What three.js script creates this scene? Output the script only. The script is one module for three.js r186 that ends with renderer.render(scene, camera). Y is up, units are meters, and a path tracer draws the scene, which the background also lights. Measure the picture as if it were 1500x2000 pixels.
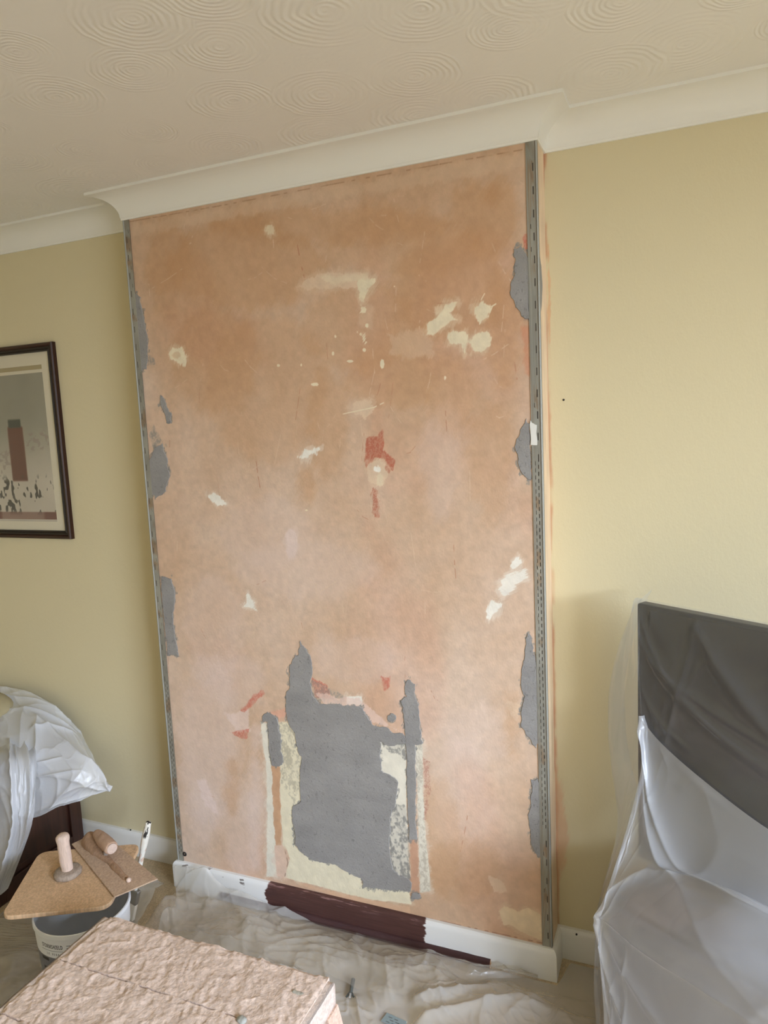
import * as THREE from 'three';
import { RoundedBoxGeometry } from 'three/addons/geometries/RoundedBoxGeometry.js';
import { mergeGeometries, mergeVertices, toCreasedNormals } from 'three/addons/utils/BufferGeometryUtils.js';
import { RectAreaLightUniformsLib } from 'three/addons/lights/RectAreaLightUniformsLib.js';

// ------------------------------------------------------------------ camera, sky, daylight, exposure
const scene = new THREE.Scene();
const V = (x, y, z) => new THREE.Vector3(x, y, z);
const FOCAL = 1406.03;                                   // in pixels of the 1500 x 2000 frame
const camera = new THREE.PerspectiveCamera(2 * Math.atan(1000 / FOCAL) * 180 / Math.PI, 0.75, 0.05, 60);
camera.position.set(1.6886, 1.6280, 1.9382);
{
  const r = V(-0.1291, 0.3963, -0.0215), a = r.length();
  camera.quaternion.setFromAxisAngle(r.normalize(), a);
}
camera.updateMatrixWorld();
scene.background = new THREE.Color().setRGB(1.7, 2.05, 2.6);
const renderer = new THREE.WebGLRenderer();
renderer.toneMapping = THREE.LinearToneMapping;
renderer.toneMappingExposure = 1.15;
renderer.shadowMap.enabled = true;
RectAreaLightUniformsLib.init();
// the sky seen through the window in the right-hand wall: light falls in through the opening, mostly downwards
const skyLight = new THREE.RectAreaLight(new THREE.Color().setRGB(0.82, 0.94, 1.14), 64, 2.8, 2.2);
skyLight.position.set(5.0, 2.72, 2.9);
skyLight.lookAt(2.5, 1.0, 1.7);
scene.add(skyLight);

// a photo pixel gives a direction; the point lies on the plane axis = value that the thing touches
function at(px, py, axis, value) {
  const d = V((px - 750) / FOCAL, -(py - 1000) / FOCAL, -1).applyQuaternion(camera.quaternion);
  const t = (value - camera.position.getComponent(axis)) / d.getComponent(axis);
  return camera.position.clone().addScaledVector(d, t);
}

// ------------------------------------------------------------------ helpers
let seed = 7;
const rnd = () => { seed = (seed * 1664525 + 1013904223) >>> 0; return seed / 4294967296; };
const hash = (x, y, z) => { let h = Math.imul(x, 374761393) ^ Math.imul(y, 668265263) ^ Math.imul(z, 2147483647 ^ 0x27d4eb2d); h = Math.imul(h ^ (h >>> 13), 1274126177); return ((h ^ (h >>> 16)) >>> 0) / 4294967296; };
const fade = t => t * t * (3 - 2 * t);
function noise(x, y, z = 0) {
  const X = Math.floor(x), Y = Math.floor(y), Z = Math.floor(z), u = fade(x - X), v = fade(y - Y), w = fade(z - Z);
  const L = (a, b, t) => a + (b - a) * t;
  const plane = k => L(L(hash(X, Y, k), hash(X + 1, Y, k), u), L(hash(X, Y + 1, k), hash(X + 1, Y + 1, k), u), v);
  return w === 0 ? plane(Z) : L(plane(Z), plane(Z + 1), w);
}
function fbm(x, y, z = 0, o = 4) { let s = 0, a = 0.5, n = 0; for (let i = 0; i < o; i++) { s += a * noise(x, y, z + i * 17); n += a; a *= 0.5; x = x * 2.03 + 11.3; y = y * 2.03 + 5.7; } return s / n; }
const ridge = (x, y, z, p = 5) => Math.pow(1 - Math.abs(2 * noise(x, y, z) - 1), p);
const clamp = (x, a = 0, b = 1) => Math.min(b, Math.max(a, x));
const step = (a, b, x) => { const t = clamp((x - a) / (b - a)); return t * t * (3 - 2 * t); };
const mix = (a, b, t) => a + (b - a) * t;

const used = {};
function numbered(name) { const n = used[name] = (used[name] ?? -1) + 1; return n ? `${name}_${String(n).padStart(3, '0')}` : name; }
function mesh(name, geo, mat, parent) {
  const m = new THREE.Mesh(geo, mat); m.name = name; m.castShadow = m.receiveShadow = true; parent.add(m); return m;
}
function thing(name, label, category, pos = V(0, 0, 0), turn = 0, group) {
  const o = new THREE.Group(); o.name = numbered(name); o.position.copy(pos); o.rotation.y = turn;
  o.userData = { label, category }; if (group) o.userData.group = group; scene.add(o); return o;
}
function lone(name, geo, mat, label, category, group) {
  const m = mesh(numbered(name), geo, mat, scene); m.userData = { label, category }; if (group) m.userData.group = group; return m;
}
function structure(name, label, category) {
  const o = new THREE.Group(); o.name = name; o.userData = { label, category, kind: 'structure' }; scene.add(o); return o;
}
function box(x0, x1, y0, y1, z0, z1, r = 0) {
  const g = r ? new RoundedBoxGeometry(x1 - x0, y1 - y0, z1 - z0, 2, r) : new THREE.BoxGeometry(x1 - x0, y1 - y0, z1 - z0);
  g.translate((x0 + x1) / 2, (y0 + y1) / 2, (z0 + z1) / 2); return g;
}
function gridSurface(nu, nv, fn) {
  const p = [], uv = [], idx = [];
  for (let j = 0; j <= nv; j++) for (let i = 0; i <= nu; i++) { const q = fn(i / nu, j / nv); p.push(q.x, q.y, q.z); uv.push(i / nu, j / nv); }
  for (let j = 0; j < nv; j++) for (let i = 0; i < nu; i++) { const a = j * (nu + 1) + i, b = a + 1, c = a + nu + 1, d = c + 1; idx.push(a, c, b, b, c, d); }
  const g = new THREE.BufferGeometry();
  g.setAttribute('position', new THREE.Float32BufferAttribute(p, 3)); g.setAttribute('uv', new THREE.Float32BufferAttribute(uv, 2));
  g.setIndex(idx); g.computeVertexNormals(); return g;
}
// push every vertex out along its normal by crusty noise
function crust(geo, amp, freq, s = 0) {
  geo = mergeVertices(geo.deleteAttribute ? (geo.deleteAttribute('uv'), geo.deleteAttribute('normal'), geo) : geo, 1e-5); geo.computeVertexNormals();
  const P = geo.attributes.position, N = geo.attributes.normal;
  for (let i = 0; i < P.count; i++) {
    const x = P.getX(i), y = P.getY(i), z = P.getZ(i);
    const d = amp * (fbm(x * freq + s, y * freq, z * freq + y * freq * 0.7, 3) - 0.45) * 2;
    P.setXYZ(i, x + N.getX(i) * d, y + N.getY(i) * d, z + N.getZ(i) * d);
  }
  geo.computeVertexNormals(); return geo;
}
// surface uv in metres on the two largest axes
function uvXZ(g, k = 1) { const P = g.attributes.position, a = []; for (let i = 0; i < P.count; i++) a.push(P.getX(i) * k, P.getZ(i) * k); g.setAttribute('uv', new THREE.Float32BufferAttribute(a, 2)); return g; }
function uvTri(g, k = 1) { const P = g.attributes.position, N = g.attributes.normal, a = []; for (let i = 0; i < P.count; i++) { const x = Math.abs(N.getX(i)), y = Math.abs(N.getY(i)), z = Math.abs(N.getZ(i)); if (y > x && y > z) a.push(P.getX(i) * k, P.getZ(i) * k); else if (x > z) a.push(P.getZ(i) * k, P.getY(i) * k); else a.push(P.getX(i) * k, P.getY(i) * k); } g.setAttribute('uv', new THREE.Float32BufferAttribute(a, 2)); return g; }
function texture(w, h, fn, srgb = true) {
  const d = new Uint8Array(w * h * 4);
  for (let j = 0; j < h; j++) for (let i = 0; i < w; i++) { const c = fn(i, j), k = (j * w + i) * 4; d[k] = clamp(c[0], 0, 255); d[k + 1] = clamp(c[1], 0, 255); d[k + 2] = clamp(c[2], 0, 255); d[k + 3] = 255; }
  const t = new THREE.DataTexture(d, w, h); t.magFilter = THREE.LinearFilter; t.minFilter = THREE.LinearMipmapLinearFilter; t.generateMipmaps = true;
  t.wrapS = t.wrapT = THREE.RepeatWrapping; if (srgb) t.colorSpace = THREE.SRGBColorSpace; t.needsUpdate = true; return t;
}
// periodic noise tile, for patterns that repeat
const tileNoise = (n, f, s) => (i, j) => { const x = i / n * f, y = j / n * f, X = Math.floor(x), Y = Math.floor(y), u = fade(x - X), v = fade(y - Y), h = (a, b) => hash(((a % f) + f) % f, ((b % f) + f) % f, s); return mix(mix(h(X, Y), h(X + 1, Y), u), mix(h(X, Y + 1), h(X + 1, Y + 1), u), v); };
const grain = (() => { const a = tileNoise(256, 8, 1), b = tileNoise(256, 32, 2), c = tileNoise(256, 96, 3); return texture(256, 256, (i, j) => { const v = 255 * (0.3 * a(i, j) + 0.35 * b(i, j) + 0.35 * c(i, j)); return [v, v, v]; }, false); })();
const grainAt = k => { const t = grain.clone(); t.repeat.set(k, k); t.needsUpdate = true; return t; };
const S = (hex, o = {}) => new THREE.MeshStandardMaterial({ color: hex, roughness: 0.7, ...o });

// ------------------------------------------------------------------ the room
const W = 1.3344, D = 0.1034, H = 2.4, COVE_OUT = 0.081, COVE_DROP = 0.078, YC = H - COVE_DROP, HS = 0.097;
const XL = -1.75, XR = 4.1, ZR = 4.2;
const M = {
  cream: S('#dbcea8', { roughness: 0.75, bumpMap: grainAt(6), bumpScale: 0.0004 }),
  white: S('#eceae4', { roughness: 0.45 }),
  cove: S('#efece2', { roughness: 0.6 }),
};
const artex = (() => {            // swirled ceiling texture: combed fans of concentric ridges
  const n = 1024, h = new Float32Array(n * n), size = 1.6, fans = [];
  for (let gy = 0; gy < 7; gy++) for (let gx = 0; gx < 7; gx++) fans.push([(gx + 0.25 + 0.5 * rnd() + (gy % 2) * 0.5) / 7, (gy + 0.25 + 0.5 * rnd()) / 7, rnd() * 6.28, 0.6 + rnd() * 0.5]);
  const base = tileNoise(n, 60, 9), fine = tileNoise(n, 220, 10);
  for (const [cx, cy, a0, k] of fans) {
    const R = 0.135 / size * n * k, X = cx * n, Y = cy * n;
    for (let j = -Math.ceil(R); j <= R; j++) for (let i = -Math.ceil(R); i <= R; i++) {
      const r = Math.hypot(i, j) / R; if (r > 1) continue;
      const da = Math.abs(((Math.atan2(j, i) - a0 + 9.42) % 6.28) - 3.14);
      const amp = step(1, 0.85, r) * (0.35 + 0.65 * step(2.9, 1.2, da));
      const x = ((Math.round(X + i)) % n + n) % n, y = ((Math.round(Y + j)) % n + n) % n;
      const wob = base(x, y) * 0.6;
      h[y * n + x] = mix(h[y * n + x], 0.5 + 0.5 * Math.sin((r * 9 + wob) * 6.28), amp * 0.9);
    }
  }
  const t = texture(n, n, (i, j) => { const v = 255 * (0.25 + 0.5 * h[j * n + i] + 0.14 * base(i, j) + 0.11 * fine(i, j)); return [v, v, v]; }, false);
  t.repeat.set(1 / size, 1 / size); return t;
})();
M.ceiling = S('#f0ece4', { roughness: 0.85, bumpMap: artex, bumpScale: 0.0023 });
const carpet = (() => { const a = tileNoise(512, 180, 4), b = tileNoise(512, 20, 5), c = tileNoise(512, 5, 6); return texture(512, 512, (i, j) => { const v = 0.84 + 0.2 * a(i, j) + 0.06 * b(i, j) + 0.06 * c(i, j); return [196 * v, 176 * v, 144 * v]; }); })();
M.carpet = S('#ffffff', { roughness: 0.95, map: carpet, bumpMap: grainAt(8), bumpScale: 0.002 });

{
  const fl = structure('floor', 'beige carpeted floor beneath the plastic sheets', 'floor');
  mesh('carpet', uvXZ(box(XL - 0.1, XR + 0.1, -0.12, 0, -D - 0.1, ZR + 0.1), 2), M.carpet, fl);
  const ce = structure('ceiling', 'off-white ceiling with swirled textured coating', 'ceiling');
  mesh('ceiling_board', uvXZ(box(XL - 0.1, XR + 0.1, H, H + 0.12, -D - 0.1, ZR + 0.1)), M.ceiling, ce);
  const wl = structure('wall_left', 'cream side wall on the picture side', 'wall');
  mesh('wall_face', box(XL - 0.1, XL, 0, H, -D - 0.1, ZR + 0.1), M.cream, wl);
  const rr = structure('wall_rear', 'cream wall behind the viewer', 'wall');
  mesh('wall_face', box(XL, XR, 0, H, ZR, ZR + 0.1), M.cream, rr);
  const wb = structure('wall_back_left', 'cream recess wall with the framed print', 'wall');
  mesh('wall_face', box(XL, 0, 0, H, -D - 0.1, -D), M.cream, wb);
  // right-hand wall with the window opening that the daylight comes through
  const a0 = 1.45, a1 = 3.65, wy0 = 0.7, wy1 = 2.05, wr = structure('wall_right', 'cream side wall with the window, beyond the covered screen', 'wall');
  mesh('wall_face', mergeGeometries([box(XR, XR + 0.1, 0, H, -D - 0.1, a0), box(XR, XR + 0.1, 0, H, a1, ZR + 0.1), box(XR, XR + 0.1, 0, wy0, a0, a1), box(XR, XR + 0.1, wy1, H, a0, a1)]), M.cream, wr);
  const win = structure('window_1', 'white framed casement window', 'window'), f = 0.05, am = (a0 + a1) / 2;
  for (const [a, b, c, d] of [[a0, a1, wy0, wy0 + f], [a0, a1, wy1 - f, wy1], [a0, a0 + f, wy0, wy1], [a1 - f, a1, wy0, wy1], [am - 0.025, am + 0.025, wy0, wy1]])
    mesh('window_frame', box(XR + 0.03, XR + 0.08, c, d, a, b), M.white, win);
  const pane = new THREE.MeshPhysicalMaterial({ color: '#ffffff', transmission: 1, thickness: 0, roughness: 0.02 });
  for (const [a, b] of [[a0 + f, am - 0.025], [am + 0.025, a1 - f]]) mesh('pane', box(XR + 0.05, XR + 0.056, wy0 + f, wy1 - f, a, b), pane, win);
}

// paint layers on a wall: polygons given in photo pixels, turned into metres on that wall
function painter(w, h, toTexel, base) {
  const buf = new Float32Array(w * h * 3);
  for (let j = 0; j < h; j++) for (let i = 0; i < w; i++) { const c = base(i, j); buf.set(c, (j * w + i) * 3); }
  return {
    buf, w, h,
    blob(pts, color, { alpha = 1, rag = 6, freq = 0.06, soft = 2.5, speck = 0, sf = 0.25, s = 1, grow = 0, ang = 0.9 } = {}) {
      const P = pts.map(p => toTexel(p[0], p[1])), pad = rag * 1.8 + soft * 2 + 2 + grow, ca = Math.cos(ang), sa = Math.sin(ang);
      const x0 = Math.max(0, Math.floor(Math.min(...P.map(p => p[0])) - pad)), x1 = Math.min(w - 1, Math.ceil(Math.max(...P.map(p => p[0])) + pad));
      const y0 = Math.max(0, Math.floor(Math.min(...P.map(p => p[1])) - pad)), y1 = Math.min(h - 1, Math.ceil(Math.max(...P.map(p => p[1])) + pad));
      for (let j = y0; j <= y1; j++) for (let i = x0; i <= x1; i++) {
        let dmin = 1e9, inside = false;
        for (let a = 0, b = P.length - 1; a < P.length; b = a++) {
          const [ax, ay] = P[a], [bx, by] = P[b];
          if ((ay > j) !== (by > j) && i < (bx - ax) * (j - ay) / (by - ay) + ax) inside = !inside;
          const ex = bx - ax, ey = by - ay, t = clamp(((i - ax) * ex + (j - ay) * ey) / (ex * ex + ey * ey + 1e-9));
          const d = Math.hypot(i - ax - ex * t, j - ay - ey * t); if (d < dmin) dmin = d;
        }
        let sd = (inside ? -dmin : dmin) + (fbm(i * freq, j * freq, s, 4) - 0.5) * 2 * rag - grow; if (sd > rag + soft) continue; sd += rag * 0.9 * (fbm((i * ca + j * sa) * 0.035, (j * ca - i * sa) * 0.4, s + 5, 3) - 0.5);
        let al = alpha * step(soft, -soft, sd);
        if (al < 0.003) continue;
        if (speck) al *= 1 - speck * step(0.36, 0.62, 0.55 * fbm(i * sf * 0.7, j * sf * 0.5, s + 40, 3) + 0.45 * fbm(i * sf * 2, j * sf * 1.6, s + 41, 2)) ;
        const k = (j * w + i) * 3, v = 0.95 + 0.1 * fbm(i * 0.05, j * 0.05, s + 70, 4);
        for (let c = 0; c < 3; c++) buf[k + c] = mix(buf[k + c], color[c] * v, al);
      }
    },
    line(pts, color, width, alpha = 0.7) {
      const P = pts.map(p => toTexel(p[0], p[1]));
      for (let a = 0; a + 1 < P.length; a++) {
        const [ax, ay] = P[a], [bx, by] = P[a + 1], L = Math.hypot(bx - ax, by - ay);
        const xs = Math.max(0, Math.floor(Math.min(ax, bx) - width - 2)), xe = Math.min(w - 1, Math.max(ax, bx) + width + 2), ys = Math.max(0, Math.floor(Math.min(ay, by) - width - 2)), ye = Math.min(h - 1, Math.max(ay, by) + width + 2);
        for (let j = ys; j <= ye; j++) for (let i = xs; i <= xe; i++) {
          const t = clamp(((i - ax) * (bx - ax) + (j - ay) * (by - ay)) / (L * L)), d = Math.hypot(i - ax - (bx - ax) * t, j - ay - (by - ay) * t);
          const al = alpha * step(width, width * 0.3, d) * step(0.3, 0.55, noise(i * 0.1, j * 0.1, 5));
          if (al <= 0) continue; const k = (j * w + i) * 3; for (let c = 0; c < 3; c++) buf[k + c] = mix(buf[k + c], color[c], al);
        }
      }
    },
    texture() { return texture(w, h, (i, j) => { const k = (j * w + i) * 3; return [buf[k], buf[k + 1], buf[k + 2]]; }); },
  };
}
const ellipse = (x, y, rx, ry, n = 10) => Array.from({ length: n }, (_, i) => [x + rx * Math.cos(i / n * 6.283), y + ry * Math.sin(i / n * 6.283)]);
// fractal outline of a trowelled patch, in metres
function raggedOutline(pts, amp, levels, s) {
  let P = pts.map(p => [p[0], p[1]]);
  for (let l = 0; l < levels; l++) {
    const Q = [];
    for (let i = 0; i < P.length; i++) {
      const a = P[i], b = P[(i + 1) % P.length], L = Math.hypot(b[0] - a[0], b[1] - a[1]);
      Q.push(a);
      if (L > 0.0025) { const o = (hash(i, l, s) - 0.5) * 2 * amp * Math.min(1, L / 0.018), t = 0.4 + 0.2 * hash(i, l, s + 9); Q.push([mix(a[0], b[0], t) - (b[1] - a[1]) / L * o, mix(a[1], b[1], t) + (b[0] - a[0]) / L * o]); }
    }
    P = Q; amp *= 0.62;
  }
  return P;
}

// ------------------------------------------------------------------ chimney breast: bare plaster with patches
const GREY = [
  // the closed fireplace opening
  [[586, 1252], [594, 1265], [606, 1284], [608, 1322], [609, 1352], [618, 1370], [630, 1376], [672, 1380], [708, 1384], [714, 1397], [724, 1409], [726, 1415], [759, 1424], [765, 1432], [790, 1438], [792, 1452], [752, 1455], [742, 1448], [741, 1478], [744, 1505], [765, 1517], [777, 1529], [771, 1574], [761, 1598], [764, 1688], [780, 1712], [800, 1721], [800, 1741], [750, 1737], [708, 1733], [705, 1715], [654, 1688], [618, 1682], [594, 1670], [576, 1649], [573, 1610], [573, 1574], [588, 1565], [589, 1478], [582, 1469], [576, 1430], [561, 1406], [558, 1370], [565, 1346], [565, 1301], [576, 1280], [584, 1280]],
  // narrow chased strips beside it
  [[792, 1334], [801, 1329], [810, 1337], [810, 1361], [817, 1376], [819, 1424], [822, 1436], [825, 1451], [810, 1454], [811, 1550], [814, 1640], [799, 1640], [795, 1520], [792, 1448], [786, 1388], [783, 1370], [795, 1361]],
  [[514, 1397], [522, 1391], [540, 1403], [543, 1424], [549, 1448], [547, 1466], [552, 1487], [546, 1496], [530, 1494], [525, 1430], [523, 1410], [513, 1409]],
  ellipse(765, 1402, 8, 8),
  [[804, 1745], [819, 1745], [820, 1754], [802, 1755]],
  // dabs that hold the right bead
  [[1004, 486], [1016, 481], [1026, 495], [1034, 520], [1034, 622], [1026, 622], [1012, 604], [1002, 583], [998, 566], [1006, 537], [1007, 510]],
  [[1028, 818], [1034, 828], [1036, 936], [1026, 930], [1012, 905], [1007, 880], [1014, 852]],
  [[1031, 1238], [1037, 1248], [1040, 1270], [1044, 1281], [1052, 1435], [1047, 1461], [1028, 1435], [1018, 1420], [1020, 1382], [1026, 1360], [1018, 1341], [1022, 1292], [1028, 1259]],
  [[1037, 1523], [1050, 1521], [1056, 1548], [1059, 1671], [1050, 1671], [1039, 1652], [1031, 1592], [1037, 1555]],
  // dabs that hold the left bead
  [[264, 574], [274, 581], [276, 602], [285, 648], [286, 690], [285, 721], [274, 725], [270, 690], [262, 602]],
  [[313, 772], [325, 795], [335, 809], [334, 826], [325, 826], [321, 805], [313, 788]],
  [[302, 875], [316, 867], [325, 893], [325, 910], [330, 924], [325, 945], [323, 960], [304, 972], [297, 966], [291, 900]],
  [[316, 1127], [334, 1131], [341, 1159], [337, 1197], [342, 1250], [348, 1281], [328, 1281], [320, 1200]],
];
const breast = structure('wall_chimney_breast', 'bare pink plaster chimney breast with grey and white filled patches', 'wall');
{
  const TW = 1216, TH = 2048, Y0 = 0.03, Y1 = YC + 0.04;
  const toTexel = (px, py) => { const p = at(px, py, 2, 0); return [p.x / W * TW, (p.y - Y0) / (Y1 - Y0) * TH]; };
  const P = painter(TW, TH, toTexel, (i, j) => {
    const x = i / TW * W, y = j / TH * (Y1 - Y0) + Y0, wx = fbm(x * 2, y * 2, 31, 3);
    const a = fbm(x * 2.3 + wx, y * 1.5, 1, 4), b = fbm(x * 9, y * 3.2, 2, 4), c = fbm(x * 60, y * 60, 3, 3), d = fbm(x * 4 + y * 2.2, y * 14 - x * 9, 8, 3);
    const r = step(0.52, 0.72, fbm(x * 3.3 + 7, y * 2.1, 5, 4));
    const t = clamp(0.5 + (a - 0.5) * 1.6 + (b - 0.5) * 0.7 + (d - 0.5) * 0.35), v = 0.94 + 0.1 * c;
    return [mix(206, 222, t) * v, mix(170, 196, t) * v - 6 * r, mix(138, 174, t) * v - 6 * r];
  });
  const cream = [236, 222, 192], white = [242, 236, 224], pale = [226, 200, 172], red = [188, 112, 88], blush = [230, 208, 198], grey = [142, 139, 133];
  // cloudy damp and dry patches, with painted light: paler low, warm and dim high
  for (const [x, y, rx, ry, al] of [[410, 1450, 60, 170, 0.45], [460, 1330, 60, 60, 0.35], [600, 1110, 140, 60, 0.25], [420, 1230, 60, 120, 0.3], [520, 1040, 90, 70, 0.25], [900, 1560, 60, 130, 0.25], [860, 900, 40, 120, 0.3], [400, 1590, 30, 60, 0.4], [930, 1430, 60, 60, 0.25], [690, 1290, 80, 50, 0.3], [470, 1620, 30, 100, 0.35], [500, 1560, 12, 140, 0.55]]) P.blob(ellipse(x, y, rx, ry), blush, { alpha: al, rag: 30, freq: 0.02, soft: 26, s: x });
  for (const [x, y, rx, ry, al] of [[520, 760, 120, 150, 0.25], [800, 480, 200, 60, 0.22], [640, 830, 40, 110, 0.3], [880, 770, 60, 80, 0.25], [980, 640, 40, 120, 0.3], [600, 950, 20, 40, 0.4], [960, 380, 12, 20, 0.5], [360, 560, 60, 80, 0.2], [1000, 1420, 14, 60, 0.3], [860, 1640, 40, 120, 0.25], [455, 1540, 16, 60, 0.35], [480, 520, 160, 90, 0.4], [700, 640, 120, 90, 0.3], [880, 560, 120, 110, 0.35], [640, 440, 240, 40, 0.4], [950, 420, 70, 70, 0.4], [420, 700, 90, 110, 0.3], [760, 740, 90, 60, 0.3], [330, 500, 50, 70, 0.35], [960, 900, 50, 120, 0.25], [900, 1700, 80, 60, 0.25]]) P.blob(ellipse(x, y, rx, ry), [196, 148, 104], { alpha: al, rag: 26, freq: 0.022, soft: 22, s: x + 3 });
  // wispy trowel scratches
  for (let k = 0; k < 150; k++) {
    const x = 290 + 720 * rnd(), y = 330 + 1300 * rnd(), a = rnd() < 0.6 ? 1.3 + rnd() * 0.5 : rnd() * 3.1, l = 15 + 60 * rnd();
    P.line([[x, y], [x + Math.cos(a) * l * 0.5, y + Math.sin(a) * l * 0.5 + rnd() * 6], [x + Math.cos(a) * l, y + Math.sin(a) * l]], rnd() < 0.75 ? pale : [182, 120, 92], 1.2 + rnd() * 1.2, 0.25 + 0.35 * rnd());
  }
  // old filler
  const F = (pts, c, o = {}) => { if (!o.speck && (o.alpha ?? 1) > 0.75 && c[0] > 215 && Math.max(...pts.map(p => p[0])) - Math.min(...pts.map(p => p[0])) > 17) P.blob(pts, c, { rag: 16, freq: 0.04, soft: 6, s: pts[0][0] + 1, grow: 5, alpha: 0.4, ang: 0.4 + hash(pts[0][0] | 0, 1, 1) }); P.blob(pts, c, { rag: 11, freq: 0.045, soft: 2.2, s: pts[0][0], ang: 0.4 + hash(pts[0][0] | 0, 1, 1), ...o }); };
  F(ellipse(526, 451, 9, 9), cream, { alpha: 0.8 });
  F([[579, 561], [621, 534], [716, 534], [720, 548], [700, 561], [647, 563], [606, 567]], pale, { alpha: 0.85, rag: 9 });
  F([[625, 540], [715, 536], [716, 548], [650, 556]], cream, { alpha: 0.5, rag: 9, soft: 5 });
  F([[700, 548], [729, 548], [720, 567], [709, 589], [700, 578]], cream);
  F([[700, 585], [730, 600], [725, 640], [700, 630]], pale, { alpha: 0.4, rag: 12, soft: 8 });
  F([[705, 596], [713, 600], [714, 612], [703, 611]], cream); F([[698, 651], [713, 651], [714, 669], [707, 666]], cream);
  for (const [x, y, a, b] of [[716, 636, 3, 4], [650, 691, 2.5, 4], [683, 706, 7, 3], [746, 711, 4, 9], [588, 713, 2, 3], [544, 714, 3, 3], [711, 684, 3, 3], [614, 751, 8, 4], [869, 738, 3, 5], [655, 658, 2, 3], [770, 560, 2, 2], [598, 997, 3, 2]]) F(ellipse(x, y, a, b, 7), cream, { rag: 2, soft: 1.2 });
  F([[845, 596], [863, 598], [862, 612], [850, 616]], cream, { alpha: 0.55, rag: 7, soft: 4 });
  F([[832, 655], [834, 636], [852, 622], [870, 596], [896, 585], [896, 592], [878, 611], [892, 625], [867, 636], [845, 655]], cream, { rag: 6 });
  F([[922, 601], [940, 589], [955, 603], [953, 623], [938, 629], [927, 611]], cream); P.line([[953, 604], [968, 594]], cream, 2.5, 1); P.line([[938, 588], [946, 574]], cream, 2, 0.9);
  F([[876, 655], [907, 645], [914, 662], [907, 688], [898, 673], [874, 675]], cream); F([[916, 669], [933, 653], [953, 649], [956, 673], [940, 693], [922, 684]], cream);
  F([[760, 655], [830, 645], [850, 690], [800, 700], [765, 690]], pale, { alpha: 0.4, rag: 14, soft: 6 });
  F([[683, 798], [709, 779], [727, 776], [729, 801], [709, 816], [691, 810]], pale, { alpha: 0.9 }); P.line([[753, 785], [730, 796], [669, 809]], cream, 2.2, 0.9);
  F([[584, 893], [595, 878], [625, 877], [606, 893], [588, 899]], white);
  F([[714, 856], [738, 853], [747, 838], [749, 878], [770, 900], [766, 918], [752, 898], [730, 896], [719, 930], [713, 905]], red, { rag: 5, speck: 0.45 });
  F([[720, 903], [742, 899], [762, 915], [753, 933], [742, 955], [724, 945], [717, 925]], pale, { alpha: 0.9 }); F(ellipse(737, 917, 8, 6), white); F(ellipse(741, 938, 6, 9), cream, { alpha: 0.6 });
  F([[726, 952], [735, 952], [737, 985], [741, 1012], [732, 1014], [730, 985]], red, { alpha: 0.75, speck: 0.6 });
  F([[752, 900], [768, 905], [764, 930], [755, 935]], red, { alpha: 0.6, speck: 0.5 });
  F([[329, 692], [337, 681], [355, 680], [363, 697], [362, 714], [348, 712], [333, 702]], cream); F(ellipse(344, 694, 9, 8), [212, 178, 140], { alpha: 0.55, rag: 6 });
  F([[404, 968], [415, 964], [430, 972], [440, 985], [425, 985], [410, 975]], white); F([[478, 1185], [484, 1160], [492, 1170], [500, 1192], [488, 1190]], white);
  F(ellipse(569, 1060, 11, 30), blush, { alpha: 0.8, rag: 8, soft: 4 });
  F([[997, 1095], [1010, 1088], [1018, 1100], [1012, 1112], [1000, 1110]], white); F([[978, 1135], [1000, 1120], [1025, 1115], [1028, 1128], [1005, 1150], [985, 1165], [976, 1150]], white, { alpha: 0.92 }); F([[945, 1195], [960, 1175], [980, 1180], [975, 1195], [955, 1210]], white);
  F([[975, 1780], [985, 1770], [1010, 1780], [1030, 1773], [1055, 1785], [1063, 1838], [1030, 1825], [1000, 1810], [985, 1805]], [230, 206, 172], { rag: 5 });
  F([[955, 1712], [975, 1718], [988, 1740], [965, 1742]], pale, { alpha: 0.7, rag: 9 }); F([[990, 1370], [1015, 1375], [1012, 1410], [998, 1400]], pale, { alpha: 0.7, rag: 9, speck: 0.4 });
  F([[385, 1525], [400, 1520], [420, 1565], [425, 1590], [400, 1575]], [236, 214, 206], { alpha: 0.7, rag: 10, soft: 5 });
  F([[440, 1395], [485, 1385], [490, 1430], [460, 1430]], [236, 214, 206], { alpha: 0.6, rag: 10, soft: 5 });
  for (const q of [[[470, 1388], [490, 1365], [510, 1345], [517, 1355], [495, 1375], [478, 1392]], [[448, 1430], [485, 1425], [482, 1445], [462, 1438]], [[745, 1322], [763, 1320], [762, 1342], [748, 1352]], [[610, 1325], [640, 1340], [650, 1365], [615, 1365]], [[1022, 455], [1030, 455], [1031, 490], [1024, 490]]]) F(q, [206, 112, 92], { alpha: 0.75, speck: 0.55, rag: 6 });
  F([[1018, 640], [1034, 640], [1036, 740], [1026, 730]], [212, 128, 92], { alpha: 0.4, rag: 8, soft: 6 });
  F([[610, 1330], [660, 1350], [690, 1365], [660, 1378], [615, 1372]], grey, { alpha: 0.6, speck: 0.85, rag: 8 });
  // scraped old paint round the opening
  const old = [234, 224, 196], dirty = [232, 225, 208];
  F([[510, 1412], [525, 1412], [530, 1496], [536, 1580], [542, 1714], [520, 1712], [522, 1580], [519, 1490], [512, 1457]], dirty, { rag: 4 });
  F([[541, 1409], [564, 1412], [573, 1430], [582, 1460], [592, 1475], [592, 1565], [578, 1577], [578, 1660], [552, 1652], [547, 1565], [546, 1490], [546, 1445]], old, { rag: 4 });
  F([[541, 1409], [564, 1412], [585, 1460], [590, 1520], [575, 1570], [548, 1530]], [168, 160, 140], { alpha: 0.55, speck: 0.95, sf: 0.12, rag: 8 });
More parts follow.
